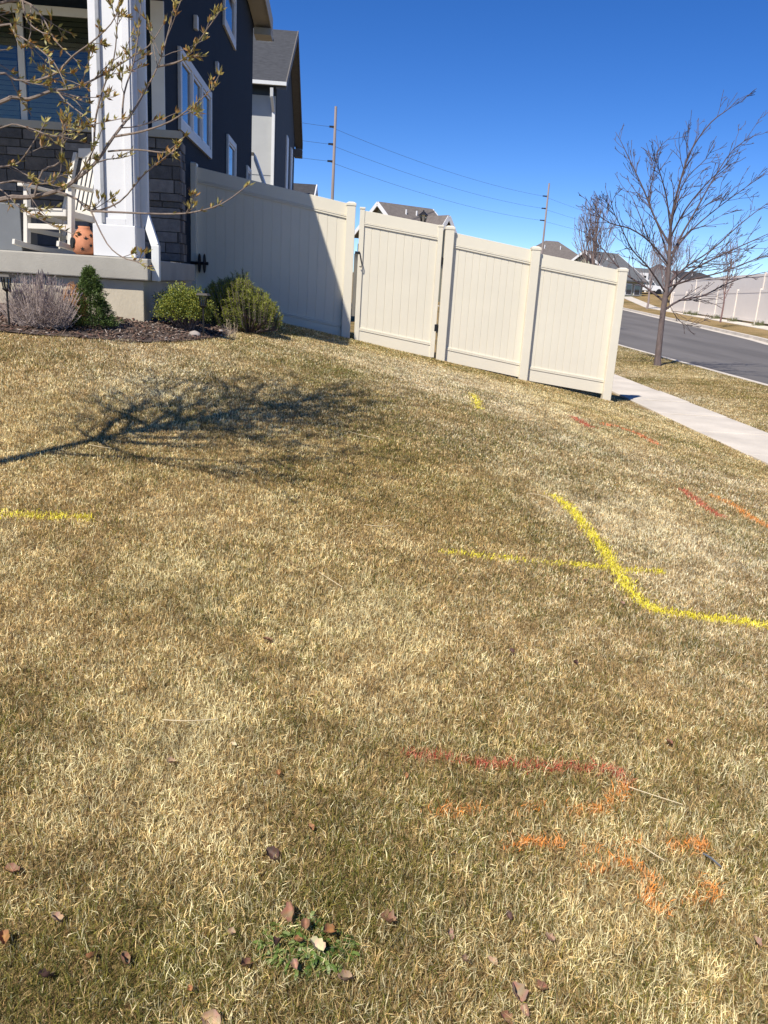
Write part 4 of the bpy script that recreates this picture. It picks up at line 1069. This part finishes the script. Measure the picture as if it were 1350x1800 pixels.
pal = np.array([(.13,.085,.06),(.20,.14,.11),(.07,.05,.04),(.34,.29,.25),(.16,.09,.07)]); cm_ = pal[r.choice(5,n,p=[.3,.25,.2,.1,.15])]*(.7+.6*r.random(n))[:,None]
fq = np.array([(3,2,1,0),(4,5,6,7),(0,1,5,4),(1,2,6,5),(2,3,7,6),(3,0,4,7)])
F_ = (np.arange(n)[:,None,None]*8+fq[None]).reshape(-1,4)
o = npmesh('mulch', Vm.reshape(-1,3), None, F_, m_mulchchip, np.repeat(cm_,8,0)); tag(o, 'brown bark mulch chips covering the planting bed by the porch', 'mulch', kind='stuff')
mb = MB(); N_=40
xg = np.linspace(-5.2, bex[-1], N_)
for i in range(N_-1):
    for j in range(8):
        q = []
        for (ii, jj) in ((i,j),(i+1,j),(i+1,j+1),(i,j+1)):
            x = xg[ii]; y0_ = float(np.interp(x, bex, bey))-.02; y = y0_+ (2.6)*jj/8; q.append((x,y,gz(x,y)+.012))
        mb.add(q, [(0,1,2,3)])
o = mb.build('mulch_ground', mat('mulch_soil', (.07,.05,.04), .95, .3, 30, .6, 60)); tag(o, kind='structure')
# stick and stones
a = gpt(233,566)+Vector((0,0,.03)); b = gpt(290,563)+Vector((0,0,.02))
tag(MB().tube([a,a.lerp(b,.5)+Vector((0,0,.008)),b], [.008,.009,.006], 6).build('stick', mat('red_brown_stick',(.17,.07,.05),.8)), 'reddish brown stick lying on the mulch between spruce and round shrub', 'stick')
def rock(px, py, sx, sy, sz, lab, seed):
    b_ = gpt(px, py); rr = random.Random(seed); mb = MB(); n1, n2 = 14, 8; vs = []
    for i in range(n2+1):
        ph = math.pi*i/n2
        for j in range(n1):
            th = 2*math.pi*j/n1; d = Vector((math.sin(ph)*math.cos(th), math.sin(ph)*math.sin(th), math.cos(ph)))
            k_ = 1+.16*noise.noise(d*1.7+Vector((seed,0,0))); vs.append(b_+Vector((d.x*sx*k_, d.y*sy*k_, d.z*sz*k_+sz*.5)))
    fs = [(i*n1+j,(i+1)*n1+j,(i+1)*n1+(j+1)%n1,i*n1+(j+1)%n1) for i in range(n2) for j in range(n1)]
    tag(mb.add(vs, fs).build('rock', m_rock, smooth=True), lab, 'rock', 'river rocks in the bed')
rock(342, 592, .06, .05, .038, 'oval tan river rock in shadow below the path light', 1)
rock(388, 585, .032, .03, .024, 'small pale rock right of the path light', 2)
rock(268, 572, .02, .016, .010, 'tiny white stone on the mulch below the stick', 3)
rock(208, 594, .03, .02, .012, 'flat pale stone at the lawn edge below the dwarf spruce', 4)

# --- path lights
def pathlight(px, ytop, ybase, Y, lab):
    t = at(px, ytop, Y); b_ = Vector((t.x+.005, Y, gz(t.x, Y)))
    root = thing('path_light', b_, lab, 'garden light', 'solar path lights in the bed'); zt = t.z; x, y = t.x, Y
    MB().tube([b_-Vector((0,0,.05)), Vector((x,y,zt-.13))], .009, 8).build('stake', m_bronze, root)
    mb = MB(); w = .062
    mb.hexa([Vector((x+a*w,y+b*w,zt-.022)) for a,b in ((-1,-1),(1,-1),(1,1),(-1,1))]+[Vector((x+a*w*.72,y+b*w*.72,zt)) for a,b in ((-1,-1),(1,-1),(1,1),(-1,1))])
    mb.build('cap', m_bronze, root, bevel=.003)
    mb = MB()
    for k in range(8):
        a = k*math.pi/4; mb.beam(Vector((x+.040*math.cos(a),y+.040*math.sin(a),zt-.025)), Vector((x+.026*math.cos(a),y+.026*math.sin(a),zt-.115)), .007,.007)
    mb.lathe((x,y,0), [(.012,zt-.14),(.034,zt-.12),(.034,zt-.112)], 12); mb.build('cage', m_bronze, root)
    MB().lathe((x,y,0), [(.018,zt-.11),(.028,zt-.03)], 12).build('lens', m_glass, root)
pl = gpt(354, 594)
pathlight(357, 515, 590, pl.y+.02, 'black solar path light with caged lens in front of the evergreen shrubs')
pathlight(10, 482, 560, lb.y-.12, 'black solar path light half hidden by the lavender at the left edge')

# ------------------------------------------------------------------ trees
def wig(p0, p1, n, amp, rr):
    out = []
    for i in range(n+1):
        t = i/n; p = Vector(p0).lerp(Vector(p1), t)
        if 0 < i: p += Vector((rr.gauss(0,amp),rr.gauss(0,amp),rr.gauss(0,amp)*.7))
        out.append(p)
    return out
def smoothpath(pts, k=3):
    pts = [Vector(p) for p in pts]; out = []
    for i in range(len(pts)-1):
        p0 = pts[max(i-1,0)]; p1 = pts[i]; p2 = pts[i+1]; p3 = pts[min(i+2,len(pts)-1)]
        for q in range(k):
            t = q/k; out.append(.5*((2*p1)+(p2-p0)*t+(2*p0-5*p1+4*p2-p3)*t*t+(3*p1-p0-3*p2+p3)*t**3))
    out.append(pts[-1]); return out
def grow(mb, p, d, L, r0, lvl, rr, cfg, tips):
    n = max(3, int(L/cfg['step'])); pts = [p]; cur = Vector(p); dd = Vector(d).normalized(); dirs = [dd]
    for i in range(n):
        dd = (dd + Vector((rr.gauss(0,1),rr.gauss(0,1),rr.gauss(0,.8)))*cfg['wig'] + cfg['pull']*cfg.get('pk',.08)).normalized()
        cur = cur + dd*L/n; pts.append(cur.copy()); dirs.append(dd)
    rads = [max(cfg['rmin'], r0*(1-.75*i/n)) for i in range(n+1)]
    mb.tube(pts, rads, 5 if lvl < 2 else 4, cap=False)
    tips.append((pts, dirs, lvl))
    if lvl < cfg['levels']:
        kids = max(1, int(L*cfg['kids'][min(lvl, len(cfg['kids'])-1)]))
        for q in range(kids):
            t = rr.uniform(.2,.95); i = min(n-1, int(t*n)); b = pts[i].lerp(pts[i+1], t*n-i) if i+1 < len(pts) else pts[i]
            ax = dirs[i].orthogonal().normalized(); ax.rotate(Matrix.Rotation(rr.uniform(0,6.283),3,dirs[i]))
            nd = (dirs[i]*math.cos(cfg['ang']) + ax*math.sin(cfg['ang'])).normalized()
            grow(mb, b, nd, L*rr.uniform(.3,.6)*(1-t*.4), rads[i]*.6, lvl+1, rr, cfg, tips)
def limb(mb, pts, r0, r1, rr, cfg, tips, kids=6, lvl=0, klen=.45, k=3, t0=.18, tf=.45):
    sp_ = smoothpath(pts, k); n = len(sp_)
    rads = [r0+(r1-r0)*(i/(n-1))**.8 for i in range(n)]
    mb.tube(sp_, rads, 6, cap=False)
    Ltot = sum((sp_[i+1]-sp_[i]).length for i in range(n-1))
    dirs = [(sp_[min(i+1,n-1)]-sp_[max(i-1,0)]).normalized() for i in range(n)]
    tips.append((sp_, dirs, lvl))
    for q in range(kids):
        t = rr.uniform(t0,.97); i = min(n-2, int(t*(n-1)))
        ax = dirs[i].orthogonal().normalized(); ax.rotate(Matrix.Rotation(rr.uniform(0,6.283),3,dirs[i]))
        nd = (dirs[i]*math.cos(cfg['ang'])+ax*math.sin(cfg['ang'])).normalized()
        grow(mb, sp_[i], nd, Ltot*klen*rr.uniform(.5,1)*(1-tf*t), rads[i]*.55, lvl+1, rr, cfg, tips)

# big bare street tree
TY = gpt(1155,643); Y0 = TY.y; m_crownbark = mat('dark_twig_bark', (.085,.062,.062), .85, .3, 20)
st = thing('bare_street_tree', TY, 'large bare street tree leaning right in the grass strip by the curb', 'tree')
rr = random.Random(21)
tp_px = [(1155,650),(1157,622),(1160,595),(1164,560),(1168,530),(1173,500),(1176,465),(1177,430),(1179,400)]
tr_pts = smoothpath([at(x,y,Y0) for x,y in tp_px], 3)
rads = np.interp(np.linspace(0,1,len(tr_pts)), [0,.08,.3,.5,.7,1], [.12,.085,.072,.07,.055,.032])
MB().tube(tr_pts, list(rads), 12).build('trunk', m_bark, st, smooth=True)
limbs = [
 ([(1168,545),(1195,528),(1235,520),(1275,500),(1310,487),(1345,478)],.045,0),
 ([(1170,525),(1200,488),(1240,462),(1290,438),(1335,418),(1385,395)],.055,-1),
 ([(1174,500),(1205,470),(1250,440),(1300,395),(1345,360),(1390,330)],.045,1.2),
 ([(1176,470),(1192,425),(1222,372),(1252,318),(1290,262),(1338,232)],.05,.4),
 ([(1177,440),(1180,385),(1196,318),(1216,262),(1250,215),(1280,192),(1299,172)],.05,-.3),
 ([(1177,430),(1152,385),(1132,335),(1112,292),(1098,262),(1087,240)],.04,.6),
 ([(1175,465),(1142,425),(1108,402),(1072,392),(1045,370),(1028,345)],.038,-.9),
 ([(1168,530),(1135,505),(1095,478),(1062,440),(1045,425),(1030,400)],.042,.9),
 ([(1175,455),(1160,405),(1142,355),(1150,300),(1158,262),(1180,240)],.036,1.3),
 ([(1177,420),(1205,368),(1240,325),(1268,298),(1290,280)],.034,-1.4),
 ([(1178,400),(1172,350),(1162,310),(1150,275),(1145,255)],.03,-.6),
 ([(1176,450),(1215,405),(1262,365),(1310,330),(1352,300)],.036,1.6),
 ([(1170,515),(1140,470),(1112,440),(1092,400),(1078,370),(1072,335)],.036,-1.5),
 ([(1172,505),(1220,490),(1270,478),(1330,455),(1390,440)],.04,-2),
 ([(1176,470),(1150,440),(1125,380),(1110,345),(1095,330)],.03,2),
 ([(1171,520),(1190,560),(1215,572),(1245,560)],.012,.3),
 ([(1178,410),(1190,350),(1210,310),(1240,280),(1258,250)],.03,.9),
]
cfg = dict(step=.18, wig=.13, pull=Vector((.55,.0,.8)), pk=.09, rmin=.0055, levels=3, kids=[3.6,3.6,3.2], ang=R(30))
mbl = MB(); tips = []
for pts, r0, dep in limbs:
    n_ = len(pts)
    limb(mbl, [at(x,y,Y0+dep*(i/(n_-1))**.8*1.0) for i, (x,y) in enumerate(pts)], r0*.72, .005, rr, cfg, tips, kids=16, klen=.40, tf=.55)
mbl.build('crown', m_crownbark, st)

# small procedural bare trees
def baretree(name, lab, base, Hh, r0, m, seed, upright=.8, crown0=.3, kids=16, spread=R(30), mb_buds=None):
    root = thing(name, base, lab, 'tree'); rr = random.Random(seed)
    b_ = Vector(base); tp_ = b_+Vector((rr.gauss(0,.1),0,Hh*.95)); pts = wig(b_, tp_, 8, Hh*.006, rr)
    MB().tube(pts, [r0*(1-.85*i/8) for i in range(9)], 8).build('trunk', m, root)
    mb = MB(); tips = []; cfg = dict(step=.3, wig=.1, pull=Vector((0,0,1)), pk=.12, rmin=.008, levels=2, kids=[2.2,2.4], ang=spread*.9)
    for q in range(kids):
        t = crown0+(.95-crown0)*q/kids; p = b_.lerp(tp_, t); a = q*2.4+rr.random(); 
        d = Vector((math.cos(a)*math.sin(spread),math.sin(a)*math.sin(spread),math.cos(spread)))
        grow(mb, p, d, Hh*(.62*(1-t)+.12), r0*.42*(1.1-t), 0, rr, cfg, tips)
    mb.build('crown', m, root); return root
b_ = at(1137, 545, 86); baretree('young_street_tree', 'young bare tree with pale trunk across the street in front of the garage house', b_, 6.2, .12, mat('pale_bark',(.26,.21,.20),.8), 3, kids=22, spread=R(32), crown0=.28)
b_ = at(1266, 567, 51); baretree('young_street_tree', 'slim reddish young tree on the far verge in front of the long pale fence', b_, 4.8, .06, m_bark_red, 4, kids=16, spread=R(28), crown0=.28)
b_ = at(1022, 640, 42); b_.z = gz(b_.x,42); b_.z = 0; hh = at(1022,352,42).z
baretree('upright_bare_tree', 'narrow upright bare tree rising behind the right fence panels', b_, hh, .10, mat('dusky_bark',(.19,.14,.13),.85), 5, kids=34, spread=R(24), crown0=.3)
b_ = at(1165, 545, 98); b_.z = gz(b_.x,98)-.2; baretree('hazy_bare_tree', 'reddish twiggy tree just behind the trunk of the big bare tree', b_, 8.2, .12, m_bark_red, 9, kids=34, spread=R(34), crown0=.15)
# bush tops above fence near brown roof
# ------------------------------------------------------------------ foreground budding tree (trunk just left of the frame)
m_budd = tintmat('bud_leaf', .5, .3, .4)
TB = Vector((-2.55, 3.55, gz(-2.55,3.55)))
bt = thing('budding_tree', TB, 'young tree with opening olive buds, its branches reaching in from the upper left', 'tree')
hub = Vector((-2.45, 3.62, 1.42)); topT = Vector((-2.3, 3.8, 4.3))
tk = smoothpath([TB-Vector((0,0,.1)), TB+Vector((.02,0,.5)), hub, Vector((-2.42,3.7,2.3)), Vector((-2.38,3.75,3.4)), topT+Vector((0,.05,.75))], 4)
MB().tube(tk, list(np.interp(np.linspace(0,1,len(tk)),[0,.05,.4,1],[.085,.066,.036,.010])), 12).build('trunk', m_bark2, bt, smooth=True)
cfgB = dict(step=.05, wig=.12, pull=Vector((.35,.1,.9)), pk=.07, rmin=.0016, levels=2, kids=[3.5,4], ang=R(42))
mbl = MB(); tips = []; rr = random.Random(77)
BL = [ # px points, depth start/end, radius start, kids
 ([(0,351),(48,347),(100,336),(130,318),(167,287),(200,240),(233,197),(253,163),(277,117),(293,67),(307,8)],3.75,3.95,.0135,6),
 ([(0,180),(20,171),(50,174),(90,160),(122,156),(152,146),(190,126),(230,101),(262,80),(290,38)],3.8,4.1,.011,6),
 ([(-10,8),(42,3),(73,28),(100,75),(150,120)],3.9,3.8,.009,4),
 ([(62,143),(98,128),(130,97),(160,75),(195,42),(213,5)],3.75,3.6,.0065,5),
 ([(200,240),(250,231),(300,213),(342,184),(378,152)],3.85,3.6,.0055,3),
 ([(190,266),(240,263),(285,268),(300,262),(325,240)],3.83,3.7,.0042,2),
 ([(100,336),(135,350),(160,371),(210,355),(250,310),(285,280),(310,262)],3.76,3.5,.0055,3),
 ([(160,371),(205,373),(250,375),(300,376),(340,373),(390,358),(435,326)],3.6,3.4,.0048,2),
 ([(160,371),(188,428),(215,452),(240,460),(262,470)],3.6,3.45,.0038,2),
 ([(277,117),(320,106),(345,78),(365,50),(388,18)],3.95,3.8,.0052,4),
 ([(165,262),(168,210),(180,160),(200,103),(206,45),(210,-10)],3.8,3.75,.005,4),
 ([(215,215),(218,165),(235,110),(243,60),(248,5)],3.88,3.9,.005,4),
 ([(-20,335),(0,333),(15,345),(37,367),(93,397),(130,412)],3.7,3.55,.0045,2),
 ([(-20,300),(10,292),(35,284),(65,240),(80,215)],3.6,3.5,.006,3),
 ([(0,45),(25,58),(60,80),(95,110),(115,150)],3.5,3.4,.006,4),
 ([(-10,130),(25,140),(62,143),(80,150)],3.7,3.75,.008,2),
 ([(0,225),(40,222),(100,240),(150,222),(215,208)],3.5,3.45,.0042,3),
 ([(100,160),(120,182),(150,205),(160,215)],3.82,3.7,.0038,2),
 ([(60,345),(75,300),(105,285),(110,240),(118,200)],3.76,3.7,.005,4),
 ([(0,322),(50,322),(85,322),(105,305),(108,280)],3.6,3.55,.005,3),
 ([(130,318),(150,290),(165,262),(180,225)],3.8,3.7,.005,2),
 ([(40,3),(50,40),(85,60),(90,30)],3.6,3.55,.004,3),
]
joins = []
for pts, ya, yb, r0, kd in BL:
    n_ = len(pts); w3 = [at(x,y,ya+(yb-ya)*i/(n_-1)) for i,(x,y) in enumerate(pts)]
    if pts[0][0] <= 15:           # run back to the trunk outside the frame
        zc = min(4.0, max(1.3, w3[0].z-.25)); q = Vector((-2.43, 3.7, zc)); w3 = [q, q.lerp(w3[0], .5)+Vector((0,0,-.02))]+w3
        r0 *= 1.0
    limb(mbl, w3, r0, .0018, rr, cfgB, tips, kids=kd, klen=.22, t0=.42 if pts[0][0] <= 15 else .18)
# upper crown beyond the frame (casts the shadow on the lawn)
cfgU = dict(step=.12, wig=.12, pull=Vector((.2,.1,1)), pk=.06, rmin=.002, levels=2, kids=[5.0,5.5], ang=R(38))
for q in range(60):
    t = .55+.44*q/60; i = int(t*(len(tk)-1)); a = q*2.399; sp = R(46-16*q/64)
    d = Vector((math.cos(a)*math.sin(sp), math.sin(a)*math.sin(sp), math.cos(sp)))
    if tk[i].z+1.0 < 2.9 and d.x > .1: d.x = -abs(d.x)
    grow(mbl, tk[i], d, (1.6-.8*q/64), .017-.009*q/64, 0, rr, cfgU, tips)
mbl.build('crown', m_bark2, bt)
Ps=[];Ds=[];Ls=[];Ws=[];Cs=[]; r = np.random.default_rng(55)
for pts, dirs, lvl in tips:
    L = sum((pts[i+1]-pts[i]).length for i in range(len(pts)-1)); n = len(pts)
    up_ = pts[0].z > 2.9; cnt = max(1, int(L*(11 if lvl == 0 else (19 if not up_ else 16))))
    for q in range(cnt+2):
        t = 1.0 if q == 0 else (r.random()**.45)*1.0
        if lvl == 0 and t < .5: continue
        f = t*(n-1); i = min(n-2, int(f)); p = pts[i].lerp(pts[i+1], f-i); d = np.array(dirs[i])
        for s_ in range(int(r.integers(4,8)) if q < 1 else int(r.integers(2,5))):
            dd = d*.7+r.normal(0,.42,3)+np.array([0,0,.55]); Ps.append(np.array(p)+r.normal(0,.002,3)); Ds.append(dd)
            Ls.append(r.uniform(.016,.038)*(1.2 if up_ else 1)); Ws.append(r.uniform(.006,.011)*(1.35 if up_ else 1))
            base = [(.32,.24,.06),(.24,.22,.055),(.36,.19,.06),(.46,.40,.15)][int(r.integers(4))]
            Cs.append(np.array(base)*(.7+.6*r.random()))
v_,f_,c_ = cards(np.array(Ps),np.array(Ds),np.array(Ls),np.array(Ws),np.array(Cs),56); npmesh('buds', v_, None, f_, m_budd, c_, bt)

# ------------------------------------------------------------------ fallen leaves, straws, weed
def leafmesh(c, size, ang_, colr, curl, seed, tilt):
    rr = random.Random(seed); n = 9; V=[];C=[];F=[]
    ca, sa = math.cos(ang_), math.sin(ang_)
    Rm = Matrix.Rotation(ang_,3,'Z') @ Matrix.Rotation(tilt,3,'X') @ Matrix.Rotation(rr.gauss(0,.35),3,'Y')
    rows = 7
    for i in range(rows):
        t = i/(rows-1); w_ = .42*math.sin(math.pi*(t*.86+.07))**.8*(1-.15*t)
        if 0 < i < rows-1: w_ *= 1+rr.uniform(-.34,.22)
        for j in range(5):
            s_ = (j-2)/2; x = s_*w_; y = t-.5; z = curl*(s_*s_)*.5*w_*2+curl*.35*(t-.5)**2*2+rr.gauss(0,.055) - (.04 if j == 2 else 0)
            V.append(c+Rm @ Vector((x,y,z))*size)
            sh = 1.0 if j != 2 else 1.25
            C.append([k_*sh*rr.uniform(.82,1.15) for k_ in colr])
    for i in range(rows-1):
        for j in range(4): F.append((i*5+j,i*5+j+1,(i+1)*5+j+1,(i+1)*5+j))
    a0 = len(V); tail = [c+Rm@Vector((0,-.5,0))*size, c+Rm@Vector((.03,-.72,.02))*size, c+Rm@Vector((.05,-.5,0))*size]
    V += tail; C += [list(colr)]*3
    return np.array([tuple(v) for v in V]), np.array([[a0,a0+1,a0+2]]), np.array(F), np.array(C)
BRN=(.24,.13,.075); RUS=(.32,.155,.065); CRM=(.55,.48,.30); PNK=(.33,.21,.145); DRK=(.10,.058,.045); TAN=(.42,.29,.18)
leaves = [
 (512,1603,.050,.2,BRN,'large ribbed brown leaf standing above the green weed'),
 (577,1638,.042,2.2,RUS,'rust and grey curled leaf at the right of the green weed'),
 (556,1664,.042,1.0,CRM,'pale cream leaf lying on the green weed'),
 (524,1655,.028,1.7,RUS,'small reddish leaf in the middle of the green weed'),
 (520,1697,.028,.4,PNK,'small pinkish leaf just below the green weed'),
 (537,1625,.030,.1,BRN,'narrow rolled brown leaf between the ribbed leaf and the curled one'),
 (486,1660,.034,2.6,DRK,'dusky leaf at the left rim of the green weed'),
 (411,1308,.022,1.1,CRM,'tiny pale leaf alone in the mid-left grass'),
 (300,1340,.030,1.9,TAN,'pale tan leaf left of centre in the grass'),
 (545,1455,.028,.8,RUS,'rusty leaf near the centre of the foreground'),
 (490,1358,.020,.3,RUS,'small orange-brown leaf in centre-left grass'),
 (96,1616,.034,1.5,TAN,'pale folded leaf near the left edge of the foreground'),
 (6,1652,.040,.5,RUS,'brown leaf cut by the left edge of the photo'),
 (478,1500,.050,1.2,DRK,'dark crumpled leaf pair in the centre foreground'),
 (405,1641,.026,1.6,TAN,'small tan leaf left of the green weed'),
 (160,1683,.032,2.4,RUS,'thin rusty leaf in the lower left grass'),
 (215,1688,.032,.9,BRN,'brown leaf right of the thin rusty one at lower left'),
 (78,1718,.036,2.0,DRK,'dark brown leaf low in the left corner grass'),
 (430,1697,.036,2.5,BRN,'brown leaf tangled in stems below left of the weed'),
 (605,1722,.038,1.8,PNK,'pinkish curled leaf right below the green weed'),
 (334,1738,.018,.6,RUS,'tiny orange-red leaf low on the left'),
 (370,1795,.045,1.4,TAN,'tan leaf cut by the bottom edge of the photo'),
 (905,1746,.055,.5,PNK,'largest pinkish brown leaf near the bottom right of centre'),
 (950,1735,.036,1.9,BRN,'brown leaf touching the largest pinkish leaf'),
 (925,1778,.032,.3,PNK,'small pink leaf beneath the largest pinkish leaf'),
 (890,1790,.036,1.3,BRN,'brown leaf at the bottom edge under the largest pinkish leaf'),
 (963,1650,.030,.9,PNK,'pale pink leaf below the orange scrawl'),
 (790,1642,.030,.2,PNK,'pinkish leaf left of centre below the orange scrawl'),
 (818,1688,.034,2.0,PNK,'dusky pink leaf above the largest pinkish leaf'),
 (865,1690,.032,1.2,TAN,'tan leaf right of the dusky pink leaf'),
 (680,1620,.042,1.5,BRN,'brown leaf right of the green weed'),
 (895,1610,.026,.4,DRK,'small dark leaf left of the orange scrawl'),
 (713,1363,.024,.1,RUS,'small red-brown leaf below the left end of the dark red line'),
 (1094,1060,.024,1.1,PNK,'small salmon leaf left of the curving yellow line'),
 (1030,1020,.030,1.7,PNK,'faint pink leaf under the yellow crossing'),
 (900,1145,.026,.7,DRK,'dark leaf in the middle of the lawn'),
 (1010,1165,.034,1.9,DRK,'dark purplish leaf in the lawn right of centre'),
 (1175,1305,.028,.9,BRN,'brown leaf right of the dark red line'),
 (1330,1655,.030,.5,PNK,'pink leaf near the right edge of the foreground'),
 (470,1125,.040,1.5,BRN,'brown crumpled leaf in the left middle of the lawn'),
 (20,1530,.045,1.6,BRN,'brown leaf at the left edge above the bottom corner'),
]
for i, (px, py, sz, an, cl, lab) in enumerate(leaves):
    c = gpt(px, py, .034 if (480 < px < 600 and 1600 < py < 1710) else .021); rr = random.Random(900+i)
    V_, F3_, F4_, C_ = leafmesh(c, sz*rr.uniform(.74,.92), an, cl, rr.uniform(.5,1.5), 40+i, rr.uniform(.1,.6))
    o = npmesh('fallen_leaf', V_, F3_, F4_, m_dryleaf, C_, smooth=True); tag(o, lab, 'leaf', 'fallen leaves on the lawn')
straws = [((1075,882),(1105,888),(1132,904),'curved pale straw just right of the top of the yellow line'),((1105,1383),(1150,1398),(1200,1414),'long pale straw right of the end of the dark red line'),
 ((285,1265),(330,1267),(382,1264),'thin pale straw lying flat in the left grass'),((560,1005),(580,1018),(602,1032),'short straw in the middle of the lawn'),
 ((612,758),(642,766),(674,773),'pale straw in the tree shadow'),((155,781),(175,785),(197,788),'short pale straw below the trunk shadow'),
 ((925,867),(950,870),(972,880),'thin brown straw ending at the top of the yellow line'),((1128,1486),(1148,1500),(1168,1512),'short straw beside the orange scrawl'),((640,922),(670,925),(690,923),'tiny straw in the middle left lawn')]
m_straw = mat('pale_straw', (.58,.48,.30), .6, .15, 30)
for i, (a, b, c, lab) in enumerate(straws):
    pts = smoothpath([gpt(*a,.026), gpt(*b,.032), gpt(*c,.026)], 4)
    tag(MB().tube(pts, [.0016]*len(pts), 5).build('straw', m_straw), lab, 'straw', 'loose straws on the lawn')
# blue-grey paint-flecked twig by the orange scrawl
pts = [gpt(1236,1500,.028), gpt(1250,1508,.03), gpt(1268,1524,.024)]
tag(MB().tube(pts, [.0025,.003,.002], 6).build('twig', mat('blue_grey_twig',(.10,.11,.13),.7)), 'blue-grey twig at the right end of the orange scrawl', 'twig')
# green weed clump
wc = gpt(540, 1668); wd_ = thing('green_weed', wc, 'low bright green weed clump in the foreground with leaves caught on it', 'weed')
Ps=[];Ds=[];Ls=[];Ws=[];Cs=[]; r = np.random.default_rng(61); n=0
V_=[];F_=[];C_=[]
for q in range(380):
    a = r.random()*6.283; e = r.random()**.8*.085; c = np.array([wc.x+math.cos(a)*e*1.25, wc.y+math.sin(a)*e*.8, 0]); c[2] = gz(c[0],c[1])+r.uniform(.004,.02)
    d = np.array([math.cos(a),math.sin(a)*.8,r.uniform(.1,.9)])+r.normal(0,.3,3); d /= np.linalg.norm(d); L = r.uniform(.014,.034); w_ = r.uniform(.004,.008)
    s_ = np.cross(d,[0,0,1]); s_ /= np.linalg.norm(s_); s_ += np.array([0,0,r.normal(0,.3)])
    cc_ = np.array([(.10,.17,.03),(.15,.22,.05),(.06,.11,.02),(.24,.30,.10)][int(r.integers(4))])*(.8+.4*r.random()); b0 = len(V_)
    rows = 5
    for i in range(rows):
        t = i/(rows-1); ww = w_*math.sin(math.pi*min(.98,max(.05,t)))*(1.2 if i%2 else .7); p = c+d*L*t+np.array([0,0,-.02*t*t])
        V_ += [p-s_*ww/1.2, p+s_*ww/1.2]; C_ += [cc_,cc_]
        if i: F_.append((b0+2*i-2,b0+2*i-1,b0+2*i+1,b0+2*i))
npmesh('rosette', np.array(V_), None, np.array(F_), m_leafy, np.array(C_), wd_)
